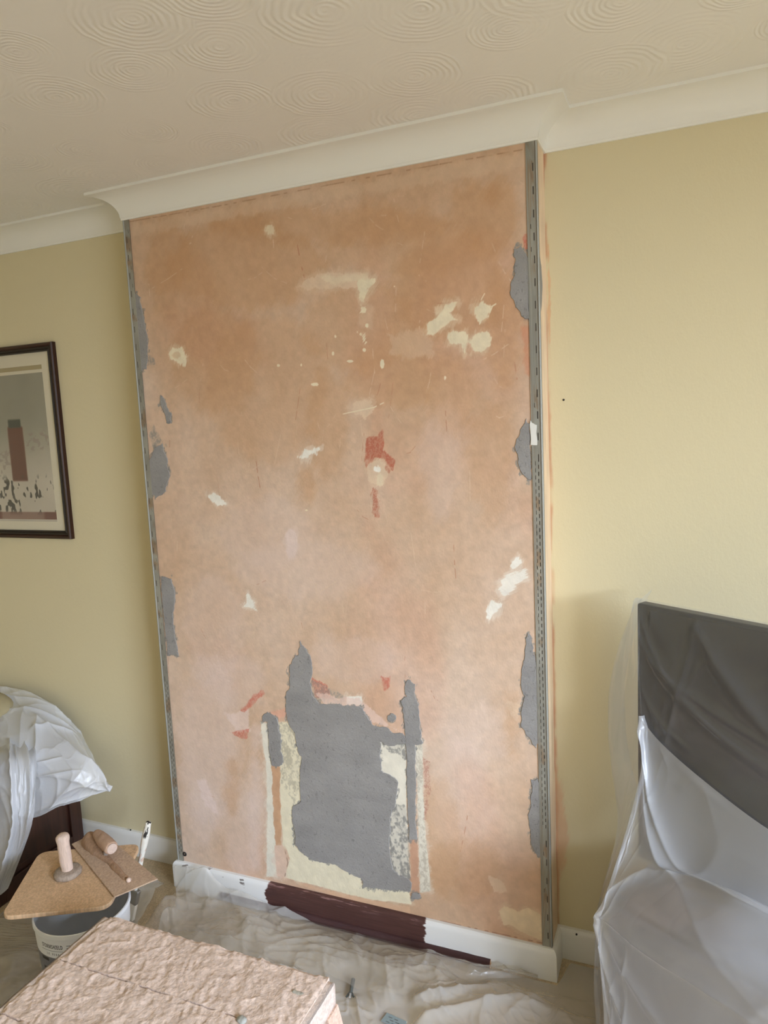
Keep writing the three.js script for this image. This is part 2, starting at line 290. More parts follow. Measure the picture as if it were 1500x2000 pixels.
  F([[556, 1648], [594, 1660], [660, 1681], [712, 1702], [705, 1725], [798, 1738], [803, 1766], [720, 1757], [556, 1714], [566, 1676]], old, { rag: 3 });
  F([[740, 1442], [750, 1439], [792, 1446], [796, 1670], [803, 1725], [765, 1705], [758, 1598], [768, 1580], [774, 1529], [740, 1508]], dirty, { rag: 4 });
  F([[740, 1442], [750, 1436], [792, 1440], [792, 1480], [760, 1470]], grey, { alpha: 0.8, speck: 0.8, sf: 0.14 });
  F([[758, 1570], [792, 1570], [803, 1725], [762, 1705]], grey, { alpha: 0.9, speck: 0.75, sf: 0.1, rag: 6 });
  F([[810, 1442], [817, 1437], [825, 1448], [826, 1544], [832, 1640], [842, 1740], [820, 1744], [815, 1550]], dirty, { rag: 3 });
  F([[810, 1442], [825, 1448], [826, 1544], [832, 1640], [842, 1740], [820, 1744], [815, 1550]], [176, 164, 146], { alpha: 0.5, speck: 0.9, sf: 0.15, rag: 5 });
  F([[826, 1480], [838, 1490], [840, 1560], [830, 1600]], [176, 120, 104], { alpha: 0.6, speck: 0.8, rag: 8 });
  F([[530, 1494], [546, 1494], [549, 1652], [538, 1652]], [204, 160, 124], { rag: 6, alpha: 0.9 }); F([[799, 1638], [815, 1638], [818, 1752], [803, 1748]], [200, 156, 128], { rag: 6, alpha: 0.9 });
  F([[536, 1652], [552, 1650], [560, 1685], [556, 1715], [540, 1712]], [226, 196, 174], { rag: 3 }); P.line([[556, 1660], [562, 1685], [556, 1712]], [140, 108, 90], 1.6, 0.9);
  F([[524, 1392], [556, 1384], [560, 1398], [545, 1404]], [226, 176, 150], { rag: 4 }); F([[676, 1360], [706, 1360], [707, 1378], [677, 1376]], white, { rag: 2 });
  F([[618, 1355], [700, 1366], [760, 1415], [785, 1430], [730, 1412], [640, 1380]], [234, 206, 192], { alpha: 0.7, rag: 8 });
  F([[570, 1722], [700, 1752], [800, 1772], [800, 1785], [690, 1765]], [226, 186, 152], { alpha: 0.7, rag: 5 });
  // rough joint under the coving and above the skirting, smears beside the dabs
  P.line([[250, 434], [420, 404], [640, 362], [860, 321], [1048, 288]], [158, 118, 88], 2.2, 0.5);
  F([[255, 440], [640, 368], [1030, 296], [1030, 325], [640, 392], [258, 462]], pale, { alpha: 0.35, rag: 12, soft: 6 });
  P.line([[352, 1690], [527, 1722], [820, 1790], [1076, 1846]], [130, 92, 76], 2, 0.6);
  for (const q of [[[285, 690], [302, 700], [303, 712], [288, 716]], [[300, 830], [316, 860], [300, 880], [292, 850]], [[328, 900], [334, 920], [326, 960], [322, 900]], [[1030, 936], [1034, 936], [1032, 946], [1028, 944]]]) F(q, grey, { alpha: 0.7, speck: 0.7, rag: 6, sf: 0.15 });
  GREY.forEach((q, k) => { P.blob(q, grey, { rag: 16, freq: 0.07, soft: 2, s: k + 11, speck: 0.5, sf: 0.3, grow: 1, ang: 1.2 }); });
  const map = P.texture();
  const mat = S('#ffffff', { map, roughness: 0.82, bumpMap: grainAt(5), bumpScale: 0.0006 });
  const face = box(0, W, 0, H, -0.02, 0), U = face.attributes.uv, Q = face.attributes.position;
  for (let i = 0; i < U.count; i++) U.setXY(i, Q.getX(i) / W, (Q.getY(i) - Y0) / (Y1 - Y0));
  mesh('plaster_face', face, mat, breast);
  mesh('core', box(0.001, W - 0.001, 0, H, -D - 0.1, -0.02), M.cream, breast);
  // the return, with red lines of bared brickwork in the corner
  const ret = painter(96, 1024, (px, py) => { const p = at(px, py, 0, W); return [(-p.z) / D * 96, p.y / H * 1024]; }, (i, j) => {
    const c = fbm(i * 0.05, j * 0.03, 77, 4), v = 0.94 + 0.12 * c, r = step(84, 95, i + 16 * (fbm(i * 0.05, j * 0.02, 78, 3) - 0.5)) * step(0.35, 0.6, noise(3, j * 0.014, 4));
    return [mix(228, 196, r) * v, mix(202, 118, r) * v, mix(168, 88, r) * v];
  });
  for (const [y0, y1] of [[1235, 1440], [818, 940], [1520, 1690], [500, 620]]) ret.blob([[1052, y0], [1056, y0 + 20], [1058, (y0 + y1) / 2], [1056, y1 - 20], [1052, y1]], grey, { rag: 4, s: y0 });
  const rg = box(W, W + 0.002, 0, H, -D, -0.001), RU = rg.attributes.uv, RP = rg.attributes.position;
  for (let i = 0; i < RU.count; i++) RU.setXY(i, -RP.getZ(i) / D, RP.getY(i) / H);
  mesh('return_face', rg, S('#ffffff', { map: ret.texture(), roughness: 0.85 }), breast);
  // grey bonding coat, standing a couple of millimetres proud
  const gmap = texture(512, 512, (i, j) => { const a = fbm(i * 0.012, j * 0.02, 3, 4), b = noise(i * 0.5, j * 0.5, 4), s = step(0.72, 0.8, fbm(i * 0.16, j * 0.1, 9, 3)), v = 0.9 + 0.14 * a + 0.05 * b - 0.12 * s; return [152 * v, 149 * v, 146 * v]; });
  gmap.repeat.set(2.2, 2.2);
  const gm = S('#ffffff', { map: gmap, roughness: 0.9, bumpMap: grainAt(7), bumpScale: 0.0012 });
  GREY.forEach((pts, k) => {
    const m = pts.map(p => at(p[0], p[1], 2, 0.002)).map(p => [clamp(p.x, 0.001, W - 0.001), p.y]);
    const o = raggedOutline(m, k === 0 ? 0.006 : 0.005, 5, k + 3);
    const g = new THREE.ExtrudeGeometry(new THREE.Shape(o.map(p => new THREE.Vector2(p[0], p[1]))), { depth: 0.0012, bevelEnabled: true, bevelThickness: 0.001, bevelSize: 0.0008, bevelSegments: 1, curveSegments: 2 });
    g.translate(0, 0, 0.0002);
    mesh('bonding_patch', g, gm, breast).userData.label = k === 0 ? 'large grey plaster infill where the fireplace was' : 'grey plaster patch';
  });
  // galvanised angle beads: slotted wings and a rounded nose
  const zinc = S('#b4b0a8', { metalness: 0.15, roughness: 0.55, bumpMap: grainAt(20), bumpScale: 0.0004, map: texture(128, 512, (i, j) => { const v = 0.8 + 0.3 * fbm(i * 0.05, j * 0.03, 6, 4), p = step(0.6, 0.72, fbm(i * 0.06, j * 0.02, 12, 4)); return [mix(235, 214, p) * v, mix(236, 188, p) * v, mix(228, 160, p) * v]; }) });
  const y0 = 0.092, y1 = YC + 0.006;
  for (const s of [0, 1]) {
    const wing = w => {
      const sh = new THREE.Shape([[0.003, y0], [w, y0], [w, y1], [0.003, y1]].map(p => new THREE.Vector2(...p)));
      const slot = (c, yy, l, hw) => { if (c + hw < w - 0.001 && yy + l < y1 - 0.004) sh.holes.push(new THREE.Path([[c - hw, yy], [c + hw, yy], [c + hw, yy + l], [c - hw, yy + l]].map(p => new THREE.Vector2(...p)))); };
      for (let y = y0 + 0.03; y < y1 - 0.03;) {
        if (s ? y > 1.5 || y < 0.45 : y > 0.75) { slot(0.0085, y, 0.02, 0.0015); if (hash(Math.round(y * 1000), 3, s) > 0.55) slot(0.0165, y + 0.03, 0.012, 0.0009); y += 0.057; }
        else { slot(0.009, y, 0.011, 0.0012); slot(0.017, y + 0.0095, 0.011, s ? 0.0008 : 0.0014); y += 0.019; }
      }
      return new THREE.ExtrudeGeometry(sh, { depth: 0.0006, bevelEnabled: false });
    };
    const f = wing(s ? 0.026 : 0.023); f.translate(0, 0, 0.0024); if (!s) { /* left wing runs to the right */ } else { f.scale(-1, 1, 1); f.translate(W, 0, 0); const ix = f.index; if (!ix) { const P2 = f.attributes.position; for (let i = 0; i < P2.count; i += 3) for (let c = 0; c < 3; c++) { const t = P2.array[(i + 1) * 3 + c]; P2.array[(i + 1) * 3 + c] = P2.array[(i + 2) * 3 + c]; P2.array[(i + 2) * 3 + c] = t; } f.computeVertexNormals(); } }
    const bk = box(s ? W - 0.0255 : 0.0035, s ? W - 0.0035 : 0.0225, y0, y1, 0.0003, 0.0012);  // dark backing that paints the shade inside the slots
    const b = mesh('angle_bead', f, zinc, breast); mesh('slot_shade_strip', bk, S('#5a534b', { roughness: 0.95 }), b); b.userData.label = 'slotted galvanised corner bead';
    const nose = new THREE.CylinderGeometry(0.0028, 0.0028, y1 - y0, 10); nose.translate(s ? W + 0.0005 : -0.0005, (y0 + y1) / 2, 0.0018);
    mesh('nose', nose, S('#a9aaa4', { metalness: 0.4, roughness: 0.55 }), b);
    const side = new THREE.BoxGeometry(0.0008, y1 - y0, 0.009); side.translate(s ? W + 0.0026 : -0.0006, (y0 + y1) / 2, -0.0045);
    mesh('side_wing', side, zinc, b);
  }
  const tag = at(1042, 845, 2, 0.004), scrap = box(tag.x - 0.009, tag.x + 0.009, tag.y - 0.03, tag.y + 0.03, 0.0032, 0.0045);
  mesh('filler_smear', crust(new THREE.ExtrudeGeometry(new THREE.Shape(raggedOutline([[tag.x - 0.009, tag.y - 0.033], [tag.x + 0.009, tag.y - 0.033], [tag.x + 0.009, tag.y + 0.02], [tag.x + 0.001, tag.y + 0.024], [tag.x - 0.008, tag.y + 0.033]], 0.003, 3, 5).map(p => new THREE.Vector2(...p))), { depth: 0.0012, bevelEnabled: false }).translate(0, 0, 0.0032), 0.0002, 100), S('#e8e6df'), breast);
  const bolt = at(361, 1668, 2, 0.003);
  mesh('fixing_nail', new THREE.TorusGeometry(0.006, 0.0022, 8, 16).translate(bolt.x, bolt.y, 0.004), S('#3a3838', { metalness: 0.7, roughness: 0.5 }), breast);
}
// right recess wall: cream paint, with a torn reddish edge along the inner corner
{
  const wx1 = 2.6, P = painter(1024, 1024, (px, py) => { const p = at(px, py, 2, -D); return [(p.x - W) / (wx1 - W) * 1024, p.y / H * 1024]; }, (i, j) => {
    const r = step(9, 2, i + 9 * (fbm(i * 0.04, j * 0.03, 51, 3) - 0.5)) * step(0.36, 0.56, fbm(1.7, j * 0.02, 52, 3));
    return [mix(219, 204, r), mix(206, 162, r), mix(168, 126, r)];
  });
  P.blob([[1075, 1430], [1084, 1480], [1098, 1560], [1108, 1620], [1100, 1680], [1090, 1720], [1080, 1600]], [222, 172, 136], { alpha: 0.55, rag: 10, soft: 6, freq: 0.04 });
  P.blob([[1070, 480], [1075, 560], [1074, 700], [1070, 620]], [222, 160, 116], { alpha: 0.5, rag: 4, soft: 2 });
  const wr = structure('wall_back_right', 'cream recess wall behind the covered screen', 'wall');
  const g = box(W, wx1, 0, H, -D - 0.1, -D), U = g.attributes.uv, Q = g.attributes.position;
  for (let i = 0; i < U.count; i++) U.setXY(i, (Q.getX(i) - W) / (wx1 - W), Q.getY(i) / H);
  mesh('wall_face', g, S('#ffffff', { map: P.texture(), roughness: 0.75, bumpMap: grainAt(6), bumpScale: 0.0004 }), wr);
  mesh('wall_face', box(wx1, XR, 0, H, -D - 0.1, -D), M.cream, wr);
  const h = at(1101, 781, 2, -D), hole = new THREE.CylinderGeometry(0.003, 0.003, 0.004, 10); hole.rotateX(Math.PI / 2); hole.translate(h.x, h.y, -D);
  mesh('screw_hole', hole, S('#2b2622'), wr);
}

// ------------------------------------------------------------------ coving and skirting, mitred round the breast
function lengths(profile, fn) {          // profile: [out, y]; one geometry per straight length, mitred at the corners
  const path = [[XL, -D, 0], [0, -D, -1], [0, 0, -1], [W, 0, 1], [W, -D, 1], [XR, -D, 0]], out = [];
  const off = (p, o) => [p[0] + p[2] * o, p[1] + o];
  for (let k = 0; k < 5; k++) {
    const nu = fn?.(k) ?? 1;
    let g = gridSurface(nu, profile.length - 1, (u, v) => { const q = profile[Math.round(v * (profile.length - 1))], a = off(path[k], q[0]), b = off(path[k + 1], q[0]); return V(mix(a[0], b[0], u), q[1], mix(a[1], b[1], u)); });
    g = toCreasedNormals(g, 0.5); out.push(g);
  }
  return out;
}
{
  const t = structure('trim_1', 'white plaster coving stepping round the chimney breast', 'coving');
  const pr = [[0.0, H - COVE_DROP], [0.006, H - COVE_DROP], [0.007, H - COVE_DROP + 0.006]], a = COVE_OUT - 0.012, b = COVE_DROP - 0.016;
  for (let i = 0; i <= 16; i++) { const w = i / 16 * Math.PI / 2; pr.push([0.008 + a * (1 - Math.cos(w)), H - COVE_DROP + 0.007 + b * Math.sin(w)]); }
  pr.push([COVE_OUT - 0.003, H - 0.009], [COVE_OUT, H - 0.008], [COVE_OUT, H], [0, H]);
  for (const g of lengths(pr)) mesh('coving_length', g, M.cove, t);
}
const sk = [[0, 0], [0.017, 0], [0.017, HS - 0.02], [0.016, HS - 0.012], [0.0135, HS - 0.006], [0.009, HS - 0.001], [0.004, HS], [0, HS]];
{
  const L = lengths(sk);
  const bl = structure('baseboard_left', 'white skirting board in the recess below the framed print', 'skirting board'); mesh('board', L[0], M.white, bl);
  const br = structure('baseboard_right', 'white skirting board in the recess beside the covered screen', 'skirting board'); mesh('board', L[4], M.white, br);
  for (const [w, px, py] of [[bl, 255, 1621], [br, 1126, 1825]]) { const p = at(px, py, 2, -D + 0.017), n = new THREE.CylinderGeometry(0.0028, 0.0028, 0.003, 10); n.rotateX(Math.PI / 2); n.translate(p.x, p.y, p.z); mesh('nail_head', n, S('#2b2622'), w); }
  const bf = structure('baseboard_front', 'chimney breast skirting, white at both ends and stained dark brown between', 'skirting board');
  const X = px => at(px[0], px[1], 2, 0.017);
  const pa = X([525, 1750]).x, pb = X([822, 1815]).x, n = 1024, m = 128, top = 0.125;
  const P = painter(n, m, (px, py) => { const p = X([px, py]); return [p.x / W * n, p.y / top * m]; }, (i, j) => {
    const x = i / n * W, y = j / m * top, e = (fbm(j * 0.07, i * 0.02, 21, 4) - 0.5) * 0.03;
    const brown = step(pa - 0.003, pa + 0.003, x + e) * (1 - step(pb - 0.003, pb + 0.003, x + e));
    const g = fbm(i * 0.02, j * 0.35, 22, 4), scr = step(0.6, 0.75, fbm(i * 0.03, j * 0.4, 23, 4)) * step(0.5, 0.75, y / top), chip = step(0.64, 0.7, fbm(i * 0.05, j * 0.09, 27, 4)) * step(0.06, 0.085, y + 0.02 * (noise(i * 0.03, 2, 3) - 0.5)) * (x < 0.3 ? 1 : 0) * 0.8;
    const b = [mix(66, 94, g) + 62 * scr, mix(42, 62, g) + 58 * scr, mix(40, 58, g) + 58 * scr];
    return [mix(mix(236, 90, chip), b[0], brown), mix(mix(236, 80, chip), b[1], brown), mix(mix(234, 76, chip), b[2], brown)];
  });
  const g = L[2], U = g.attributes.uv, Q = g.attributes.position;
  for (let i = 0; i < U.count; i++) U.setXY(i, clamp(Q.getX(i) / W, 0.002, 0.998), Q.getY(i) / top);
  mesh('board', g, S('#ffffff', { map: P.texture(), roughness: 0.42 }), bf);
  mesh('return_board', L[1], M.white, bf); mesh('return_board', L[3], M.white, bf);
  // torn strip of brown beading left along the bottom edge
  const x0 = X([432, 1745]).x, x1 = X([958, 1862]).x;
  const bead = gridSurface(60, 8, (u, v) => { const w = v * Math.PI / 2, x = mix(x0, x1, u), r = 0.024 + 0.0012 * (noise(u * 40, 1, 3) - 0.5); return V(x, r * Math.sin(w), 0.017 + 0.014 * Math.cos(w)); });
  const bm = S('#4a2a29', { roughness: 0.5, bumpMap: grainAt(4), bumpScale: 0.0008 });
  const bd = mesh('beading', bead, bm, bf); bd.userData.label = 'torn strip of dark brown beading';
  const end = gridSurface(8, 6, (u, v) => { const w = v * Math.PI / 2; return V(x1 + 0.006 * (noise(u * 6, v * 6, 3) - 0.3) * u, u * 0.024 * Math.sin(w), 0.017 + u * 0.014 * Math.cos(w)); });
  mesh('broken_end', end, S('#c9a37e'), bd);
}

// ------------------------------------------------------------------ framed print on the left recess wall
{
  const tr = at(104, 668, 2, -D), br = at(150, 1052, 2, -D), x1 = (tr.x + br.x) / 2, y1 = tr.y, y0 = br.y, w = 0.86, x0 = x1 - w, h = y1 - y0, Z = -D;
  const p = thing('framed_picture', 'dark brown framed print with cream mount on the cream recess wall', 'picture', V(x0, y0, Z));
  const wood = S('#4a2a18', { roughness: 0.35, map: texture(256, 64, (i, j) => { const v = 0.7 + 0.5 * fbm(i * 0.02, j * 0.3, 4, 4); return [190 * v, 150 * v, 120 * v]; }) });
  const inner = S('#1d120c', { roughness: 0.4 });
  // moulding: outer bead, hollow, inner lip; each rail mitred
  const prof = [[0, 0], [0, 0.016], [0.004, 0.02], [0.011, 0.019], [0.015, 0.013], [0.022, 0.012], [0.026, 0.015], [0.031, 0.013], [0.031, 0]];
  const corners = [[0, 0], [w, 0], [w, h], [0, h]];
  for (let k = 0; k < 4; k++) {
    const a = corners[k], b = corners[(k + 1) % 4], sgn = (c, o) => [c[0] + (c[0] ? -o : o), c[1] + (c[1] ? -o : o)];
    const strip = (pr) => toCreasedNormals(gridSurface(1, pr.length - 1, (u, v) => { const q = pr[Math.round(v * (pr.length - 1))], A = sgn(a, q[0]), B = sgn(b, q[0]); return V(mix(A[0], B[0], u), mix(A[1], B[1], u), q[1]); }), 0.6);
    const r = mesh('frame_rail', strip(prof.slice(0, 5)), wood, p); mesh('inner_moulding', strip(prof.slice(4)), inner, r);
  }
  mesh('mount', box(0.028, w - 0.028, 0.028, h - 0.028, 0.001, 0.005), S('#ded5bd', { roughness: 0.9 }), p);
  // generic stand-in: abstract washes in the print's greys, brick reds and dark flecks
  const pw = w - 0.15, ph = h - 0.17;
  const map = texture(640, 512, (i, j) => {
    const u = i / 640, v = j / 512, n1 = fbm(u * 5, v * 4, 61, 4), n2 = fbm(u * 40, v * 40, 62, 3);
    let c = [mix(150, 200, step(0.75, 0.2, v)), mix(146, 190, step(0.75, 0.2, v)), mix(130, 172, step(0.75, 0.2, v))].map(q => q * (0.93 + 0.14 * n1));
    const put = (col, a) => { c = c.map((q, k) => mix(q, col[k], a)); };
    put([150, 132, 122], 0.55 * step(0.02, 0, Math.abs(v - 0.5 + 0.12 * (n1 - 0.5) - (u - 0.8) * 0.5) - 0.05) * step(0.5, 0.62, n2) * (u > 0.62 ? 1 : 0));
    put([104, 58, 46], step(0.012, 0, Math.abs(u - 0.765 + 0.01 * n1) - 0.05) * step(0.27, 0.29, v) * step(0.66, 0.64, v));
    put([58, 62, 54], step(0.012, 0, Math.abs(u - 0.76) - 0.04) * step(0.64, 0.65, v) * step(0.71, 0.69, v));
    put([48, 44, 42], 0.85 * step(0.6, 0.66, fbm(u * 46, v * 22, 63, 2)) * step(0.34, 0.26, v) * step(0.03, 0.09, v));
    put([112, 66, 58], step(0.07, 0.06, v) * step(0.012, 0.016, v) * (0.6 + 0.4 * step(0.4, 0.5, noise(u * 9, 1, 2))));
    return c;
  });
  mesh('print', box((w - pw) / 2, (w + pw) / 2, (h - ph) / 2 - 0.02, (h + ph) / 2 - 0.02, 0.005, 0.006), S('#ffffff', { map, roughness: 0.8 }), p);
  mesh('mount_slip', box((w - pw) / 2, (w + pw) / 2, (h + ph) / 2 - 0.008, (h + ph) / 2 + 0.008, 0.005, 0.0056), S('#a89871'), p);
  mesh('glass', box(0.03, w - 0.03, 0.03, h - 0.03, 0.009, 0.0105), new THREE.MeshPhysicalMaterial({ color: '#ffffff', transmission: 1, thickness: 0, roughness: 0.05 }), p);
}

// ------------------------------------------------------------------ plastic film
const film = (t, r, o = {}) => new THREE.MeshPhysicalMaterial({ color: '#f4f6fa', transmission: t, thickness: 0, roughness: r, ior: 1.5, side: THREE.DoubleSide, bumpMap: grainAt(3), bumpScale: 0.0006, ...o });
const F1 = film(0.71, 0.18, { color: '#f5f4f1' }), F2 = film(0.72, 0.3, { bumpScale: 0.0002 }), F3 = film(0.915, 0.16, { bumpScale: 0.0001 });
function cat(P, t) { const n = P.length - 1, x = clamp(t, 0, 1) * n, i = Math.min(n - 1, Math.floor(x)), f = x - i, a = P[Math.max(0, i - 1)], b = P[i], c = P[i + 1], d = P[Math.min(n, i + 2)]; const h = k => 0.5 * (2 * b[k] + (c[k] - a[k]) * f + (2 * a[k] - 5 * b[k] + 4 * c[k] - d[k]) * f * f + (3 * b[k] - a[k] - 3 * c[k] + d[k]) * f * f * f); return [h(0), h(1), h(2)]; }
const patch = rows => (u, v) => { const q = cat(rows.map(r => cat(r, u)), v); return V(q[0], q[1], q[2]); };
// a surface pushed along its own normal by sharp creases
function creased(nu, nv, f, push) {
  const e = 0.004;
  return gridSurface(nu, nv, (u, v) => { const p = f(u, v), a = f(Math.min(1, u + e), v).sub(f(Math.max(0, u - e), v)), b = f(u, Math.min(1, v + e)).sub(f(u, Math.max(0, v - e))); const n = b.cross(a).normalize(); return p.addScaledVector(n, push(u, v, p)); });
}
const wrinkle = (x, y, k, s) => { const w = fbm(x * k * 0.5, y * k * 0.5, s, 2) * 1.6; return 0.55 * ridge(x * k + w, y * k * 0.55 - w, s + 1, 7) + 0.3 * ridge(x * k * 1.7 - w * 1.4, y * k * 1.5 + w, s + 2, 6) + 0.15 * ridge(x * k * 3.4 + w, y * k * 3 - w, s + 3, 5); };

// long straight creases in a sheet's own coordinates: [u0, v0, u1, v1, height, width]
const creaseLines = L => (u, v) => { let t = 0; for (const [a, b, c, d, h, w] of L) { const ex = c - a, ey = d - b, k = clamp(((u - a) * ex + (v - b) * ey) / (ex * ex + ey * ey)), q = Math.hypot(u - a - ex * k, v - b - ey * k); t += h * Math.exp(-q / w) * (0.25 + 0.75 * Math.sin(Math.PI * clamp(0.12 + k * 0.88))); } return t; };
{ // floor sheets
  const folds = [[[310, 1775], [400, 1752], [470, 1735], 0.03, 0.03], [[300, 1815], [330, 1790], [350, 1800], 0.04, 0.03], [[440, 1850], [500, 1825], [560, 1832], 0.028, 0.03], [[520, 1855], [620, 1830], [760, 1850], 0.024, 0.035], [[600, 1800], [760, 1840], [920, 1888], 0.032, 0.03], [[740, 1975], [860, 1955], [1000, 1920], 0.035, 0.03], [[760, 2010], [900, 1985], [1020, 1960], 0.03, 0.025], [[1000, 1920], [1070, 1905], [1150, 1930], 0.03, 0.035], [[690, 1890], [800, 1900], [940, 1905], 0.016, 0.025], [[540, 1780], [600, 1795], [650, 1790], 0.02, 0.025]]
    .map(([a, b, c, h, w]) => ({ p: [a, b, c].map(q => at(q[0], q[1], 1, 0.01)), h, w }));
  const thin = creaseLines(Array.from({ length: 34 }, () => { const x = 0.1 + 1.3 * rnd(), z = 0.06 + 0.55 * rnd(), a = (rnd() - 0.5) * (rnd() < 0.75 ? 0.9 : 3), l = 0.1 + 0.32 * rnd(); return [x, z, x + Math.cos(a) * l, z + Math.sin(a) * l, 0.008 + 0.012 * rnd(), 0.007 + 0.01 * rnd()]; }));
  const foldH = (x, z) => { let s = 0; for (const f of folds) { let d = 1e9, tt = 0; for (let k = 0; k < 2; k++) { const a = f.p[k], b = f.p[k + 1], ex = b.x - a.x, ez = b.z - a.z, t = clamp(((x - a.x) * ex + (z - a.z) * ez) / (ex * ex + ez * ez)), q = Math.hypot(x - a.x - ex * t, z - a.z - ez * t); if (q < d) { d = q; tt = (k + t) / 2; } } s += f.h * Math.exp(-(Math.sqrt(d * d + 0.00003) - 0.005) / f.w * 1.6) * (0.35 + 0.65 * Math.sin(Math.PI * tt)); } return s; };
  const height = (x, z, s) => { const wk = wrinkle(x + 3, z * 1.8 + 5, 2.6, s); const flat = 1 - Math.max(step(0.12, 0, Math.max(Math.abs(x - 0.62) - 0.46, Math.abs(z - 0.87) - 0.3)), step(0.1, 0, Math.hypot(x - 0.09, z - 0.53) - 0.15), step(0.05, 0, Math.hypot(x - 0.797, z - 0.22) - 0.035), step(0.05, 0, Math.hypot(x - 0.957, z - 0.3) - 0.04)); return 0.006 + flat * ((0.045 * wk + 0.016 * wrinkle(x * 1.3 - z, z * 1.6 + x * 0.4, 7, s + 50)) * (0.4 + fbm(x * 3, z * 3, s + 9, 2)) + 0.9 * foldH(x, z) + thin(x, z)); };
  // main sheet: along the breast, lapping up against the skirting
  const main = gridSurface(440, 380, (u, v) => {
    const zb = 0.034, xl = mix(mix(0.0, 0.075, step(0, 0.1, v)), 0.2, step(0.1, 0.4, v)) + 0.03 * (fbm(v * 6, 1, 5, 3) - 0.5), xr = mix(1.47, 1.52, v) + 0.02 * (fbm(v * 5, 2, 6, 3) - 0.5);
    const x = mix(xl, xr, u), zback = mix(zb, zb - 0.004, u) + step(1.352, 1.38, x) * -0.1, z = mix(zback, 1.75, Math.pow(v, 1.25));
    const lap = (0.075 * step(0.2, 0.0, Math.abs(x - 0.1)) + 0.03 * step(0.12, 0, Math.abs(x - 0.3)) + 0.012 * step(0.6, 0.45, x)) * step(0.055, 0.0, z - zb) * step(1.36, 1.33, x);
    return V(x, 0.004 + (height(x, z, 3) - 0.004) * mix(1, step(0, 0.16, z - zb), step(0.4, 0.6, x)) + lap, z);
  });
  lone('plastic_sheet', main, F1, 'clear crumpled plastic sheet laid along the foot of the chimney breast', 'plastic sheet', 'dust sheets on the floor');
  // loose flap of the same roll folded back along the skirting
  const flap = gridSurface(300, 90, (u, v) => {
    const x = mix(0.06, 1.3, u), zf = mix(0.2 + 0.14 * fbm(u * 5, 2, 14, 3) - 0.06 * u, 0.04, step(0.75, 1, u)), z = mix(0.036, zf, v), hump = Math.sin(Math.PI * Math.pow(v, 0.7));
    return V(x, 0.014 + height(x, z, 3) * mix(step(0, 0.16, z - 0.034), 1, 0.4 * step(0.5, 0.3, x)) + 0.018 * hump * fbm(u * 9, v, 15, 2) + 0.03 * wrinkle(u * 5, v * 0.8, 2, 44) * hump, z);
  });
  lone('plastic_sheet', flap, film(0.86, 0.2, { color: '#f5f2ec' }), 'rumpled upper fold of clear plastic lying along the brown skirting', 'plastic sheet', 'dust sheets on the floor');
  const side = gridSurface(160, 180, (u, v) => {
    const z = mix(0.03, 1.75, v), x = mix(mix(-0.5, -1.3, step(0.36, 0.5, z)), mix(-0.045, 0.0, step(0.05, 0.25, z)) + 0.14 * step(0.22, 0.3, z) + 0.02 * (fbm(v * 9, 3, 5, 3) - 0.5), u);
    return V(x, 0.004 + 0.8 * (height(x, z, 21) - 0.006) * step(0, 0.1, u), z);
  });
  lone('plastic_sheet', side, F1, 'clear plastic sheet on the floor under the white paint tub', 'plastic sheet', 'dust sheets on the floor');
}

